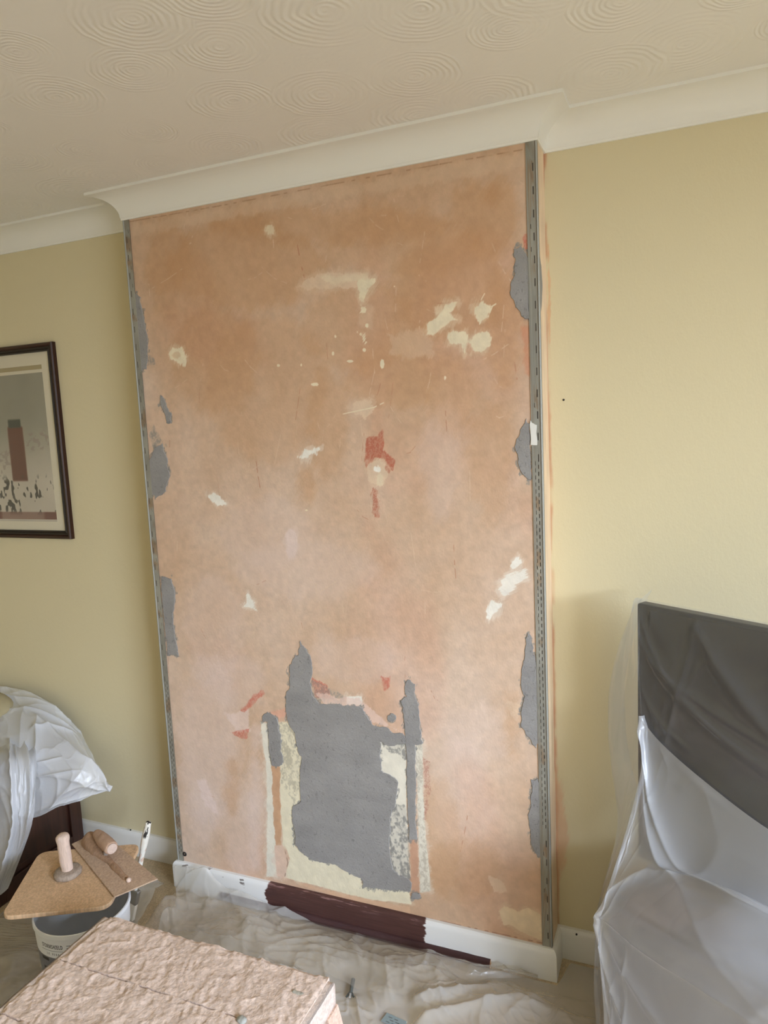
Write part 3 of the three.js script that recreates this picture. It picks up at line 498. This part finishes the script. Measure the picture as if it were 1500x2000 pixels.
// ------------------------------------------------------------------ covered screen and its cabinet, right
{
  const A = V(1.578, 1.16, 0.1), e = V(0.86, 0, 0.51).normalize(), n = V(-e.z, 0, e.x), ang = -Math.atan2(e.z, e.x);
  const dark = S('#232120', { roughness: 0.35 });
  const tv = thing('television', 'large dark flat screen showing through clear plastic beside the chimney breast', 'television', V(A.x, 0.47, A.z).addScaledVector(e, 0.56), ang);
  mesh('screen_body', box(-0.56, 0.56, 0.02, 0.69, -0.035, 0, 0.006), dark, tv);
  mesh('screen', box(-0.55, 0.55, 0.035, 0.68, 0.0002, 0.0012), S('#191818', { roughness: 0.25 }), tv);
  mesh('stand_foot', box(-0.2, 0.2, 0, 0.02, -0.1, 0.08, 0.006), dark, tv);
  const cab = thing('television_cabinet', 'low grey cabinet under the covered dark screen', 'cabinet', V(A.x, 0, A.z).addScaledVector(e, 0.57), ang);
  const gm = S('#77757c', { roughness: 0.6 });
  mesh('carcass', box(-0.55, 0.58, 0.05, 0.47, -0.17, 0.15, 0.008), gm, cab);
  for (const k of [-1, 1]) { const d = mesh('door', box(k < 0 ? -0.54 : 0.02, k < 0 ? 0.01 : 0.57, 0.08, 0.45, 0.15, 0.166, 0.004), S('#807e86', { roughness: 0.55 }), cab); mesh('handle', box(0.015 + k * 0.05 - 0.006, 0.015 + k * 0.05 + 0.006, 0.22, 0.32, 0.166, 0.184, 0.004), S('#9a9a9a', { metalness: 0.8, roughness: 0.3 }), d); }
  mesh('plinth', box(-0.52, 0.55, 0, 0.05, -0.15, 0.12), S('#4a484c'), cab);

  // [ridge px, silhouette px, depth of ridge, depth of silhouette, bulge of the front]
  const R = [[[1243, 1177], [1242, 1181], 0.105, 0.09, 0.006], [[1245, 1262], [1210, 1260], 0.112, 0.03, 0.007], [[1248, 1345], [1190, 1345], 0.118, 0.01, 0.009], [[1254, 1420], [1188, 1425], 0.125, 0.01, 0.014], [[1258, 1490], [1195, 1505], 0.14, 0.01, 0.03], [[1243, 1565], [1207, 1590], 0.17, 0.05, 0.06], [[1222, 1640], [1203, 1655], 0.21, 0.1, 0.09], [[1200, 1712], [1184, 1722], 0.26, 0.16, 0.11], [[1184, 1762], [1172, 1775], 0.30, 0.22, 0.12], [[1176, 1800], [1168, 1815], 0.31, 0.22, 0.10], [[1180, 1890], [1165, 1900], 0.32, 0.22, 0.09], [[1186, 1990], [1168, 1990], 0.33, 0.22, 0.085]];
  const rows = R.map(([rp, sp, rz, sz, bulge], k) => {
    const r = at(rp[0], rp[1], 2, rz), s = at(sp[0], sp[1], 2, sz), t = k / (R.length - 1);
    const low = step(0.35, 0.7, t), row = [];
    const bk = V(mix(s.x + 0.03, s.x + 0.06, t), s.y + 0.005, Math.max(-0.07, sz - 0.12));
    row.push([bk.x, bk.y, bk.z], [s.x, s.y, s.z], [mix(s.x, r.x, 0.5) - 0.004, mix(s.y, r.y, 0.5), mix(s.z, r.z, 0.5)], [r.x - 0.006, r.y, r.z - 0.004], [r.x, r.y, r.z + 0.002]);
    const rise = k >= 7 && k <= 8 ? 0.10 : k === 9 ? 0.05 : 0;
    for (const d of [0.015, 0.06, 0.16, 0.32, 0.55, 0.85, 1.2]) {
      const w = step(0, 0.3, d) * bulge * (k < 5 ? 1 : 0.6), q = V(r.x, r.y, r.z).addScaledVector(e, d).addScaledVector(n, w * (k < 5 ? 1 : 1) - (k >= 4 && k <= 7 ? 0.4 * step(0.02, 0.2, d) * (rz - 0.12) : 0));
      row.push([q.x, q.y + rise * step(0, 0.35, d) - (k < 1 ? 0 : 0), q.z]);
    }
    return row;
  });
  const last = rows[rows.length - 1], fl = last.map(p => [p[0] + (p[0] > 1.55 ? 0 : -0.005), 0.012, p[2] + 0.012]); rows.push(last.map((p, i) => [mix(p[0], fl[i][0], 0.5), p[1] * 0.5, mix(p[2], fl[i][2], 0.5)]), fl);
  const top = rows[0].map((p, i) => [p[0] - n.x * 0.036 * Math.min(1, i / 3), p[1] + (i < 3 ? -0.002 : 0.003), p[2] - n.z * 0.036 * Math.min(1, i / 3)]);
  const f = patch([top, ...rows]);
  const fan = creaseLines([[0.4, 0.12, 0.9, 0.3, 0.005, 0.006], [0.45, 0.1, 0.8, 0.34, 0.004, 0.005], [0.5, 0.16, 1, 0.42, 0.006, 0.008], [0.62, 0.08, 0.72, 0.2, 0.006, 0.01], [0.44, 0.22, 0.62, 0.3, 0.004, 0.006], [0.66, 0.14, 0.8, 0.3, 0.008, 0.012], [0.36, 0.69, 0.9, 0.62, 0.012, 0.012], [0.36, 0.69, 1, 0.86, 0.012, 0.014], [0.36, 0.7, 0.75, 1, 0.01, 0.012], [0.37, 0.4, 0.5, 0.6, 0.008, 0.014]]);
  const sheet = creased(300, 320, f, (u, v) => (fan(u, v) + 0.006 * wrinkle(u * 4 + v * 2.2, v * 2 - u * 1.5, 1.4, 33)) * step(0.03, 0.12, v));
  lone('plastic_cover', sheet, F3, 'clear plastic sheet draped over the dark screen and its cabinet', 'plastic sheet');
  // a second, folded-back layer: its upper edge runs down across the screen
  const fold2 = creaseLines([[0.02, 0.03, 0.5, 0.3, 0.012, 0.02], [0.06, 0.05, 0.65, 0.5, 0.016, 0.03], [0.02, 0.58, 0.35, 0.33, 0.016, 0.03], [0.35, 0.33, 0.7, 0.3, 0.012, 0.03], [0.02, 0.58, 0.7, 0.52, 0.02, 0.025], [0.02, 0.6, 0.7, 0.9, 0.018, 0.03], [0.05, 0.62, 0.5, 1, 0.014, 0.03], [0.2, 0.62, 0.8, 0.72, 0.012, 0.02], [0.36, 0.6, 0.34, 0.85, 0.006, 0.006]]);
  const layer = creased(240, 260, (a, b) => { const u = mix(0.34, 1, a), v0 = mix(0.262, 0.40, step(0, 0.75, Math.pow(a, 1.15))) ; return f(u, mix(v0, 1, b)); }, (a, b) => 0.010 + (fold2(a, b) + 0.006 * wrinkle(a * 3 + b * 2, b * 2 - a * 1.6, 1.2, 57)) * step(0, 0.03, b));
  lone('plastic_cover', layer, F2, 'milky folded plastic layer hanging over the lower half of the dark screen', 'plastic sheet');
}

// ------------------------------------------------------------------ dark wood cabinet under white plastic, left
{
  const zb = -D + 0.03, xr = at(161, 1600, 2, zb).x;
  const wood = S('#ffffff', { roughness: 0.45, map: texture(256, 256, (i, j) => { const v = 0.75 + 0.5 * fbm(i * 0.12, j * 0.012, 4, 4); return [60 * v, 34 * v, 25 * v]; }) });
  const c = thing('wooden_cabinet', 'dark brown wooden cabinet with panelled side beneath white plastic', 'cabinet', V(xr, 0, zb));
  const dp = 0.42, h = 0.5;
  mesh('carcass', box(-0.85, -0.012, 0.0, h, 0.0, dp), wood, c);
  mesh('top', box(-0.86, 0.006, h, h + 0.02, -0.002, dp + 0.01, 0.004), wood, c);
  mesh('stile', box(-0.012, 0, 0, h, 0, 0.055, 0.003), wood, c); mesh('stile', box(-0.012, 0, 0, h, dp - 0.055, dp, 0.003), wood, c);
  mesh('rail', box(-0.012, 0, 0, 0.075, 0.055, dp - 0.055, 0.003), wood, c); mesh('rail', box(-0.012, 0, h - 0.06, h, 0.055, dp - 0.055, 0.003), wood, c);
  const pan = new RoundedBoxGeometry(0.008, h - 0.2, dp - 0.17, 2, 0.003); pan.translate(-0.009, h / 2, dp / 2); mesh('raised_panel', pan, wood, c);
  // a tan cushion and dark bundle on top that the film is thrown over
  const cu = at(-8, 1385, 2, 0.06);
  lone('cushion', crust(new THREE.SphereGeometry(0.11, 32, 20).scale(1.1, 0.62, 0.7).translate(cu.x - 0.06, h + 0.09, 0.05), 0.004, 14), S('#a39674', { roughness: 0.95 }), 'tan cushion on the wooden cabinet under white plastic', 'cushion');
  const bu = at(120, 1405, 2, -0.02);
  lone('cloth_bundle', crust(new THREE.SphereGeometry(0.1, 32, 20).scale(0.75, 0.4, 0.6).translate(bu.x - 0.1, h + 0.064, 0.02), 0.012, 16), S('#605c58', { roughness: 0.95 }), 'grey folded cloth on the wooden cabinet under white plastic', 'cloth');
  const g = (px, py, z) => { const p = at(px, py, 2, z); return [p.x, p.y, p.z]; };
  const rows = [
    [g(-110, 1350, -0.05), g(-40, 1338, -0.055), g(20, 1342, -0.06), g(60, 1355, -0.06), g(105, 1378, -0.065), g(140, 1415, -0.07), g(152, 1440, -0.075)],
    [g(-110, 1390, 0.03), g(-40, 1372, 0.03), g(20, 1375, 0.02), g(70, 1378, 0.01), g(118, 1400, 0.0), g(150, 1430, -0.03), g(172, 1470, -0.05)],
    [g(-110, 1430, 0.12), g(-40, 1420, 0.12), g(25, 1415, 0.11), g(75, 1412, 0.09), g(130, 1432, 0.06), g(165, 1462, 0.03), g(188, 1500, 0.0)],
    [g(-110, 1480, 0.19), g(-40, 1470, 0.19), g(30, 1462, 0.18), g(85, 1468, 0.17), g(142, 1476, 0.14), g(180, 1496, 0.1), g(205, 1522, 0.06)],
    [g(-110, 1530, 0.23), g(-40, 1525, 0.23), g(28, 1515, 0.22), g(88, 1520, 0.21), g(148, 1516, 0.18), g(190, 1522, 0.14), g(220, 1534, 0.1)],
    [g(-110, 1590, 0.24), g(-40, 1588, 0.24), g(26, 1592, 0.23), g(66, 1597, 0.22), g(110, 1578, 0.2), g(152, 1566, 0.16), g(214, 1538, 0.1)],
  ];
  const bagFold = creaseLines([[0.98, 0.9, 0.45, 0.3, 0.016, 0.02], [0.98, 0.88, 0.6, 0.5, 0.012, 0.016], [0.97, 0.9, 0.5, 0.78, 0.014, 0.018], [0.95, 0.93, 0.45, 0.97, 0.012, 0.015], [0.5, 0.35, 0.42, 0.8, 0.016, 0.02], [0.42, 0.8, 0.7, 0.74, 0.01, 0.012], [0.45, 0.45, 0.75, 0.35, 0.014, 0.02], [0.3, 0.12, 0.85, 0.22, 0.014, 0.02], [0.3, 0.25, 0.8, 0.32, 0.012, 0.015], [0.62, 0.9, 0.85, 0.82, 0.008, 0.012], [0.45, 0.7, 0.6, 0.62, 0.008, 0.01]]);
  const bag = creased(220, 220, patch(rows), (u, v) => bagFold(u, v) + 0.012 * (wrinkle(u * 2.6 - v * 0.8, v * 1.9 + u * 0.9, 1.7, 71) - 0.2) + 0.016 * (fbm(u * 4, v * 4, 9, 2) - 0.5));
  lone('plastic_cover', bag, film(0.38, 0.3), 'billowing white plastic sheet thrown over the dark wooden cabinet', 'plastic sheet');
  const tail = patch([
    [g(-60, 1445, 0.1), g(10, 1440, 0.1), g(30, 1438, 0.09), g(55, 1442, 0.08)],
    [g(-60, 1480, 0.24), g(4, 1478, 0.25), g(38, 1475, 0.24), g(66, 1480, 0.2)],
    [g(-60, 1540, 0.29), g(5, 1545, 0.3), g(42, 1545, 0.29), g(70, 1540, 0.26)],
    [g(-60, 1610, 0.31), g(12, 1612, 0.32), g(40, 1605, 0.31), g(64, 1600, 0.29)],
    [g(-70, 1680, 0.33), g(0, 1680, 0.34), g(25, 1672, 0.33), g(46, 1660, 0.31)],
    [g(-90, 1760, 0.34), g(-20, 1760, 0.35), g(0, 1750, 0.34), g(16, 1735, 0.33)]]);
  lone('plastic_cover', creased(90, 160, tail, (u, v) => 0.026 * (ridge(u * 4 + fbm(u * 2, v * 2, 5, 2), v * 0.8, 81, 5) - 0.3) + 0.012 * wrinkle(u * 2, v * 2, 2.2, 83)), film(0.5, 0.34), 'hanging tail of white plastic in front of the dark wooden cabinet', 'plastic sheet');
}

// ------------------------------------------------------------------ paint tub with label
const HAWK_Y = 0.285;
const hawkPts = [[2, 1790], [212, 1769], [274, 1648], [78, 1664]].map(p => at(p[0], p[1], 1, HAWK_Y));
{
  const top = 0.262, l = at(66, 1800, 1, top - 0.02), r = at(257, 1768, 1, top - 0.02), dirx = V(camera.quaternion.x, 0, 0);
  const view = V((l.x + r.x) / 2 - camera.position.x, 0, (l.z + r.z) / 2 - camera.position.z).normalize(), rad = l.distanceTo(r) / 2 * 0.97;
  const c = V((l.x + r.x) / 2, 0, (l.z + r.z) / 2).addScaledVector(view, 0.012);
  const t = thing('paint_tub', 'white plastic paint tub with printed label, holding up the hawk', 'bucket', c);
  const y0 = 0.008, rb = rad * 0.88, prof = [[0, y0], [rb - 0.004, y0], [rb, y0 + 0.004], [rad - 0.001, top - 0.012], [rad + 0.003, top - 0.011], [rad + 0.003, top - 0.002], [rad + 0.002, top], [rad - 0.002, top], [rad - 0.004, top - 0.004], [rb - 0.006, y0 + 0.006], [0, y0 + 0.006]];
  mesh('tub', toCreasedNormals(new THREE.LatheGeometry(prof.map(p => new THREE.Vector2(...p)), 72), 0.6), S('#f2f6fb', { roughness: 0.35 }), t);
  // label: the words sit left of the middle of the side that faces the room
  const cv = document.createElement('canvas'); cv.width = 2048; cv.height = 512; const x = cv.getContext('2d');
  x.fillStyle = '#f2f5f9'; x.fillRect(0, 0, 2048, 512); x.fillStyle = '#74767f'; x.fillRect(0, 150, 2048, 362);
  x.fillStyle = '#23242a'; x.font = 'bold 42px sans-serif'; x.textAlign = 'right'; x.fillText('STORMSHIELD', 770, 76, 345);
  x.fillStyle = '#8d939c'; x.fillRect(470, 92, 300, 4); x.font = 'bold 24px sans-serif'; x.fillStyle = '#4a4d55';
  [...'LE RUBBER'].reverse().forEach((ch, i) => x.fillText(ch, 770 - i * 26, 128));
  x.fillStyle = '#858b95'; for (let k = 0; k < 5; k++) for (let a = 812; a < 1250; a += 34 + (a * 7 + k * 13) % 40) x.fillRect(a, 46 + k * 18, 28 + (a * 5 + k * 11) % 30, 6);
  x.fillStyle = '#17181c'; for (const [a, b] of [[440, 160], [440, 240], [440, 300]]) x.fillRect(a, b, 120, 24); x.fillRect(960, 154, 80, 16);
  const map = new THREE.CanvasTexture(cv); map.colorSpace = THREE.SRGBColorSpace;
  const facing = Math.atan2(-view.x, -view.z), ya = 0.045, yb = top - 0.0125, rr = y => mix(rb, rad - 0.001, (y - y0) / (top - 0.012 - y0)) + 0.0008;
  const lab = gridSurface(64, 4, (u, v) => { const a = facing + (u - 0.5) * Math.PI * 1.25, y = mix(ya, yb, v), q = rr(y); return V(Math.sin(a) * q, y, Math.cos(a) * q); });
  mesh('label', lab, S('#ffffff', { map, roughness: 0.4 }), t);
}

// ------------------------------------------------------------------ hawk, trowel and brush
const crustMap = (() => { const n = 512, a = tileNoise(n, 6, 31), b = tileNoise(n, 24, 32), c = tileNoise(n, 90, 33); return texture(n, n, (i, j) => { const t = 0.55 * a(i, j) + 0.45 * b(i, j), v = 0.9 + 0.14 * c(i, j); return [mix(222, 238, t) * v, mix(206, 224, t) * v, mix(192, 214, t) * v]; }); })();
const crustMat = (k, hex = '#ffffff', o = {}) => { const m = crustMap.clone(); m.repeat.set(k, k); m.needsUpdate = true; return S(hex, { map: m, roughness: 0.95, bumpMap: grainAt(k * 2), bumpScale: 0.0015, ...o }); };
const dustTan = crustMat(3, '#ecd3b0'), dustGrey = crustMat(3, '#d8c6b2'), handlePink = crustMat(5, '#fbeee6');
{
  const mid = hawkPts.reduce((a, b) => a.add(b), V(0, 0, 0)).multiplyScalar(0.25); hawkPts[0].copy(at(2, 1790, 1, HAWK_Y));
  const o = thing('plasterers_hawk', 'square tan plastering hawk lying handle-up across the paint tub', 'plastering hawk', V(mid.x, HAWK_Y - 0.022, mid.z));
  const loc = hawkPts.map(p => [p.x - mid.x, -(p.z - mid.z)]), sh = new THREE.Shape(), rr = 0.035;
  const pt = (k, to) => { const a = loc[k], b = loc[to], L = Math.hypot(b[0] - a[0], b[1] - a[1]); return [a[0] + (b[0] - a[0]) / L * rr, a[1] + (b[1] - a[1]) / L * rr]; };
  sh.moveTo(...pt(0, 1)); for (const k of [1, 2, 3, 0]) { sh.lineTo(...pt(k, (k + 3) % 4)); sh.quadraticCurveTo(...loc[k], ...pt(k, (k + 1) % 4)); }
  const g = new THREE.ExtrudeGeometry(sh, { depth: 0.009, bevelEnabled: true, bevelSize: 0.002, bevelThickness: 0.002, bevelSegments: 2, curveSegments: 12 }); g.rotateX(-Math.PI / 2); g.translate(0, 0.011, 0);
  mesh('board', uvXZ(g), dustTan, o);
  const hp = at(133, 1708, 1, HAWK_Y), q = V(hp.x - mid.x, 0.022, hp.z - mid.z);
  const lathe = (pts, a, f, s) => crust(new THREE.LatheGeometry(pts.map(p => new THREE.Vector2(...p)), 48), a, f, s);
  const collar = lathe([[0, 0], [0.036, 0], [0.041, 0.003], [0.042, 0.009], [0.039, 0.015], [0.03, 0.017], [0.012, 0.018], [0, 0.018]], 0.0025, 40, 3); collar.translate(q.x, q.y, q.z);
  mesh('collar', uvXZ(collar), crustMat(4, '#b9b2a8'), o);
  const pts = [[0, 0.012]]; for (let i = 0; i <= 24; i++) { const t = i / 24; pts.push([0.0165 + 0.002 * Math.sin(t * 3.1) + 0.003 * step(0.8, 0.97, t), 0.012 + t * 0.112]); } pts.push([0.017, 0.129], [0.012, 0.1325], [0, 0.134]);
  const hd = lathe(pts, 0.0018, 60, 8); hd.rotateZ(0.06); hd.translate(q.x, q.y, q.z);
  mesh('handle', uvXZ(hd, 3), handlePink, o);
}
{
  const y = HAWK_Y + 0.006, P = [[141, 1648], [196, 1622], [307, 1716], [224, 1751]].map(p => at(p[0], p[1], 1, y));
  const c = P.reduce((a, b) => a.clone().add(b), V(0, 0, 0)).multiplyScalar(0.25), ax = P[2].clone().add(P[3]).sub(P[0]).sub(P[1]).normalize();
  const o = thing('plastering_trowel', 'plaster-caked trowel lying handle-up on the tan hawk', 'trowel', V(c.x, y - 0.003, c.z));
  const sh = new THREE.Shape(P.map(p => new THREE.Vector2(p.x - c.x, -(p.z - c.z))));
  const g = new THREE.ExtrudeGeometry(sh, { depth: 0.0025, bevelEnabled: true, bevelSize: 0.0012, bevelThickness: 0.0008, bevelSegments: 1 }); g.rotateX(-Math.PI / 2); mesh('blade', uvXZ(g), dustGrey, o);
  const turn = -Math.atan2(ax.z, ax.x), put = g => { g.rotateY(turn); return g; };
  const L = P[1].distanceTo(P[2]);
  // spine along the blade, caked so that it swells under the handle
  const spine = gridSurface(60, 14, (u, v) => { const a = v * Math.PI, k = step(0.0, 0.12, u) * step(1, 0.93, u), sw = 0.010 + 0.018 * step(0.62, 0.2, u), h = 0.008 + 0.03 * step(0.5, 0.12, u) * step(0, 0.14, u); return V(-L * 0.49 + u * L * 0.86, 0.003 + h * k * Math.sin(a), 0.004 + sw * (0.4 + 0.6 * k) * Math.cos(a)); });
  mesh('spine', uvXZ(crust(put(spine), 0.003, 50, 4)), crustMat(3, '#bfa58c'), o);
  const tip = new THREE.SphereGeometry(0.0075, 16, 12); tip.translate(L * 0.375, 0.008, 0.004); mesh('spine_tip', uvXZ(crust(put(tip), 0.001, 80)), handlePink, o);
  const pts = [[0, 0]]; for (let i = 0; i <= 20; i++) { const t = i / 20; pts.push([0.013 + 0.005 * Math.sin(t * 2.4) + 0.002 * t, 0.002 + t * 0.118]); } pts.push([0.0165, 0.1225], [0.012, 0.124], [0, 0.124]);
  const hd = new THREE.LatheGeometry(pts.map(p => new THREE.Vector2(...p)), 40); hd.rotateZ(-Math.PI / 2); hd.scale(1, 1.12, 1.12); hd.translate(-0.112, 0.046, -0.006); const cap = new THREE.CylinderGeometry(0.0155, 0.0165, 0.003, 32, 3); cap.rotateZ(-Math.PI / 2); cap.translate(0.0125, 0.046, -0.006); mesh('handle_end', uvTri(crust(put(cap), 0.0008, 120, 2), 3), handlePink, o);
  mesh('handle', uvXZ(crust(put(hd), 0.0022, 45, 6), 3), crustMat(5, '#d9c0ab'), o);
  const post = new THREE.CylinderGeometry(0.006, 0.008, 0.04, 14); post.translate(-0.03, 0.022, 0); mesh('tang', put(post), S('#8b7f74'), o);
}
{
  const a = at(276, 1676, 2, 0.205), b = at(290, 1606, 2, 0.195), d = b.clone().sub(a).normalize(), foot = a.clone().addScaledVector(d, -(a.y - 0.012) / d.y);
  const len = foot.distanceTo(b), o = thing('paint_brush', 'paint-smeared white brush handle standing up behind the trowel', 'brush', foot);
  o.quaternion.setFromUnitVectors(V(0, 1, 0), d);
  const pts = [[0, 0.11]]; for (let i = 0; i <= 24; i++) { const t = i / 24; pts.push([0.0085 + 0.0035 * step(0.5, 0.75, t) - 0.0025 * step(0.85, 1, t), mix(0.11, len - 0.004, t)]); } pts.push([0.008, len], [0, len + 0.001]);
  const map = texture(256, 512, (i, j) => { const k = step(0.6, 0.66, fbm(i * 0.05, j * 0.02, 3, 3)), t = j / 512, blk = step(0.955, 0.965, t + 0.06 * (noise(i * 0.05, 1, 2) - 0.5)) , p = step(0.72, 0.6, t) * step(0.4, 0.6, fbm(i * 0.03, j * 0.03, 7, 3)); let c = [232, 228, 216]; c = c.map((q, n) => mix(q, [214, 186, 166][n], p)); c = c.map((q, n) => mix(q, [26, 24, 24][n], Math.max(blk, 0.85 * k * step(0.74, 0.78, t) * step(0.93, 0.88, t)))); return c; });
  mesh('handle', new THREE.LatheGeometry(pts.map(p => new THREE.Vector2(...p)), 28), S('#ffffff', { map, roughness: 0.55 }), o);
  mesh('ferrule', box(-0.02, 0.02, 0.06, 0.112, -0.009, 0.009, 0.004), S('#a8a8a4', { metalness: 0.8, roughness: 0.35 }), o);
  mesh('bristles', box(-0.019, 0.019, 0, 0.061, -0.007, 0.007, 0.003), S('#cfc6b4', { roughness: 0.95 }), o);
}

// ------------------------------------------------------------------ hop-up bench in the foreground
{
  const h = 0.38, A = at(213, 1790, 1, h), B = at(645, 1906, 1, h), x0 = A.x, x1 = B.x, z0 = (A.z + B.z) / 2, w = at(300, 1934, 1, h).z - z0;
  const o = thing('hop_up_bench', 'low timber work bench caked in dried pink plaster', 'bench', V(x0, 0, z0)), LX = x1 - x0, N = 3;
  const rough = crustMat(2.2, '#fdf3ec');
  const hgt = (x, z) => { const u = x * 0.8 - z * 0.5, v = x * 0.45 + z * 1.0, wv = fbm(x * 14, z * 14, 3, 2) * 1.2; return 0.0026 * (ridge(u * 62 + wv, v * 26, 5, 2) - 0.4) + 0.0034 * (fbm(u * 95, v * 48, 7, 3) - 0.5) + 0.003 * (fbm(x * 12, z * 12, 9, 2) - 0.5); };
  for (let k = 0; k < N; k++) {
    const za = k * w + (k ? 0.0022 : 0), zb = (k + 1) * w - 0.0022, nx = 210, nz = 58, th = 0.02;
    const wobA = x => k ? 0.0025 * (fbm(x * 60, k, 4, 3) - 0.6) - 0.004 * step(0.6, 0.75, noise(x * 26, k, 8)) : 0.0016 * (fbm(x * 60, 1, 4, 3) - 0.5);
    const f = (u, v) => { const x = u * LX, e = v * nz, z = mix(za + wobA(x), zb + 0.001 * (noise(x * 50, k, 3) - 0.5), v); let y = h + hgt(x + x0, z + k); const edge = Math.min(u * LX, (1 - u) * LX, k === 0 ? v * w : 1); y -= 0.005 * step(0.01, 0, edge) * step(0.2, 0.7, fbm(x * 30, z * 30, 12, 2)); return V(x, y, z); };
    const topG = gridSurface(nx, nz, f);
    const wall = (n, q) => gridSurface(n, 1, (u, v) => { const p = q(u); return v ? V(p.x, h - th, p.z) : p; });
    const parts = [topG, wall(nx, u => f(1 - u, 0)), wall(nx, u => f(u, 1)), wall(nz, u => f(0, u)), wall(nz, u => f(1, 1 - u)), gridSurface(1, 1, (u, v) => V(u * LX, h - th, mix(zb, za, v)))];
    mesh('plank', uvTri(mergeGeometries(parts)), rough, o);
  }
  const white = crustMat(3, '#fbf6f4'), pink = crustMat(3, '#f7e2d6'), grey = S('#948d86', { roughness: 0.9, bumpMap: grainAt(3), bumpScale: 0.002 }), DZ = N * w;
  const board = (pts, depth) => { const g = new THREE.ExtrudeGeometry(new THREE.Shape(pts.map(p => new THREE.Vector2(...p))), { depth, bevelEnabled: true, bevelSize: 0.002, bevelThickness: 0.002, bevelSegments: 1 }); return g; };
  for (const s of [0, 1]) {
    const X = s ? LX : 0, k = s ? 1 : -1;
    // end rail just under the planks
    const rail = new THREE.BoxGeometry(0.022, 0.052, DZ - 0.012, 4, 6, 40); rail.translate(X + k * 0.006, h - 0.03, DZ / 2); mesh('end_rail', uvTri(crust(rail, 0.0016, 45, s)), white, o);
    // splayed legs, back and front
    for (const z of [0.006, DZ - 0.05]) {
      const leg = board(s ? [[X - 0.016, h - 0.058], [X + 0.02, h - 0.058], [X + 0.09, 0.012], [X + 0.05, 0.012]] : [[X + 0.016, h - 0.058], [X - 0.02, h - 0.058], [X - 0.09, 0.012], [X - 0.05, 0.012]].reverse(), 0.044); leg.translate(0, 0, z);
      mesh('leg', uvTri(leg), pink, o);
    }
    const str = box(X + k * 0.034 - 0.009, X + k * 0.034 + 0.009, 0.2, 0.25, 0.05, DZ - 0.05, 0.002); mesh('stretcher', str, grey, o);
    const ins = box(X - k * 0.012 - 0.008, X - k * 0.012 + 0.008, h - 0.15, h - 0.062, 0.05, DZ - 0.05, 0.002); mesh('inner_rail', ins, grey, o);
  }
  const lump = new THREE.IcosahedronGeometry(0.008, 5); lump.scale(1.4, 0.5, 1); const lp = at(472, 1993, 1, h); lump.translate(lp.x - x0, h + 0.002, lp.z - z0); mesh('plaster_lump', uvXZ(crust(lump, 0.004, 70)), S('#a9aaa2', { roughness: 0.9 }), o);
  const l2 = new THREE.IcosahedronGeometry(0.011, 5); l2.scale(1.3, 0.35, 0.6); const lq = at(583, 1940, 1, h); l2.translate(lq.x - x0, h, lq.z - z0); mesh('plaster_lump', uvXZ(crust(l2, 0.006, 60, 3)), S('#a39e90', { roughness: 0.9 }), o);
}

// ------------------------------------------------------------------ small things on the floor sheet
{
  const a = at(684, 1944, 1, 0.014), b = at(690, 1912, 1, 0.014), L = a.distanceTo(b), d = b.clone().sub(a);
  const o = thing('wall_plug', 'small dark grey split-ended wall plug lying on the floor sheet', 'wall plug', V(a.x, 0.007, a.z), -Math.atan2(d.z, d.x));
  const body = new THREE.CylinderGeometry(0.005, 0.006, L * 0.85, 16); body.rotateZ(Math.PI / 2); body.translate(L * 0.55, 0.006, 0); mesh('sleeve', body, S('#5c5f5a', { roughness: 0.6 }), o);
  for (const s of [-1, 1]) { const t = new THREE.CylinderGeometry(0.0028, 0.0038, 0.02, 10); t.rotateZ(Math.PI / 2); t.rotateY(s * 0.5); t.translate(0.004, 0.006, s * 0.006); mesh('split_leg', t, S('#4d504c', { roughness: 0.6 }), o); }
  const sc = new THREE.CylinderGeometry(0.0035, 0.0035, 0.012, 12); sc.rotateZ(Math.PI / 2); sc.translate(-0.002, 0.008, 0); mesh('screw_tip', sc, S('#d5d7d6', { metalness: 0.7, roughness: 0.3 }), o);
}
{
  const c = at(769, 1994, 1, 0.009), sh = new THREE.Shape([[-0.032, -0.016], [0.032, -0.016], [0.034, 0.014], [-0.03, 0.016]].map(p => new THREE.Vector2(...p)));
  for (const [x, y] of [[-0.014, 0.006], [0.004, 0.006], [-0.006, -0.002], [0.012, -0.002], [-0.014, -0.01], [0.004, -0.01]]) sh.holes.push(new THREE.Path([[x - 0.006, y - 0.0015], [x + 0.006, y - 0.0015], [x + 0.006, y + 0.0015], [x - 0.006, y + 0.0015]].map(p => new THREE.Vector2(...p))));
  const g = new THREE.ExtrudeGeometry(sh, { depth: 0.0012, bevelEnabled: false }); g.rotateX(-Math.PI / 2); g.rotateY(-0.12); g.translate(c.x, 0.008, c.z);
  lone('bead_offcut', g, S('#9fb0b3', { metalness: 0.4, roughness: 0.45 }), 'pale grey slotted metal offcut lying on the floor sheet', 'metal offcut');
}
renderer.render(scene, camera);
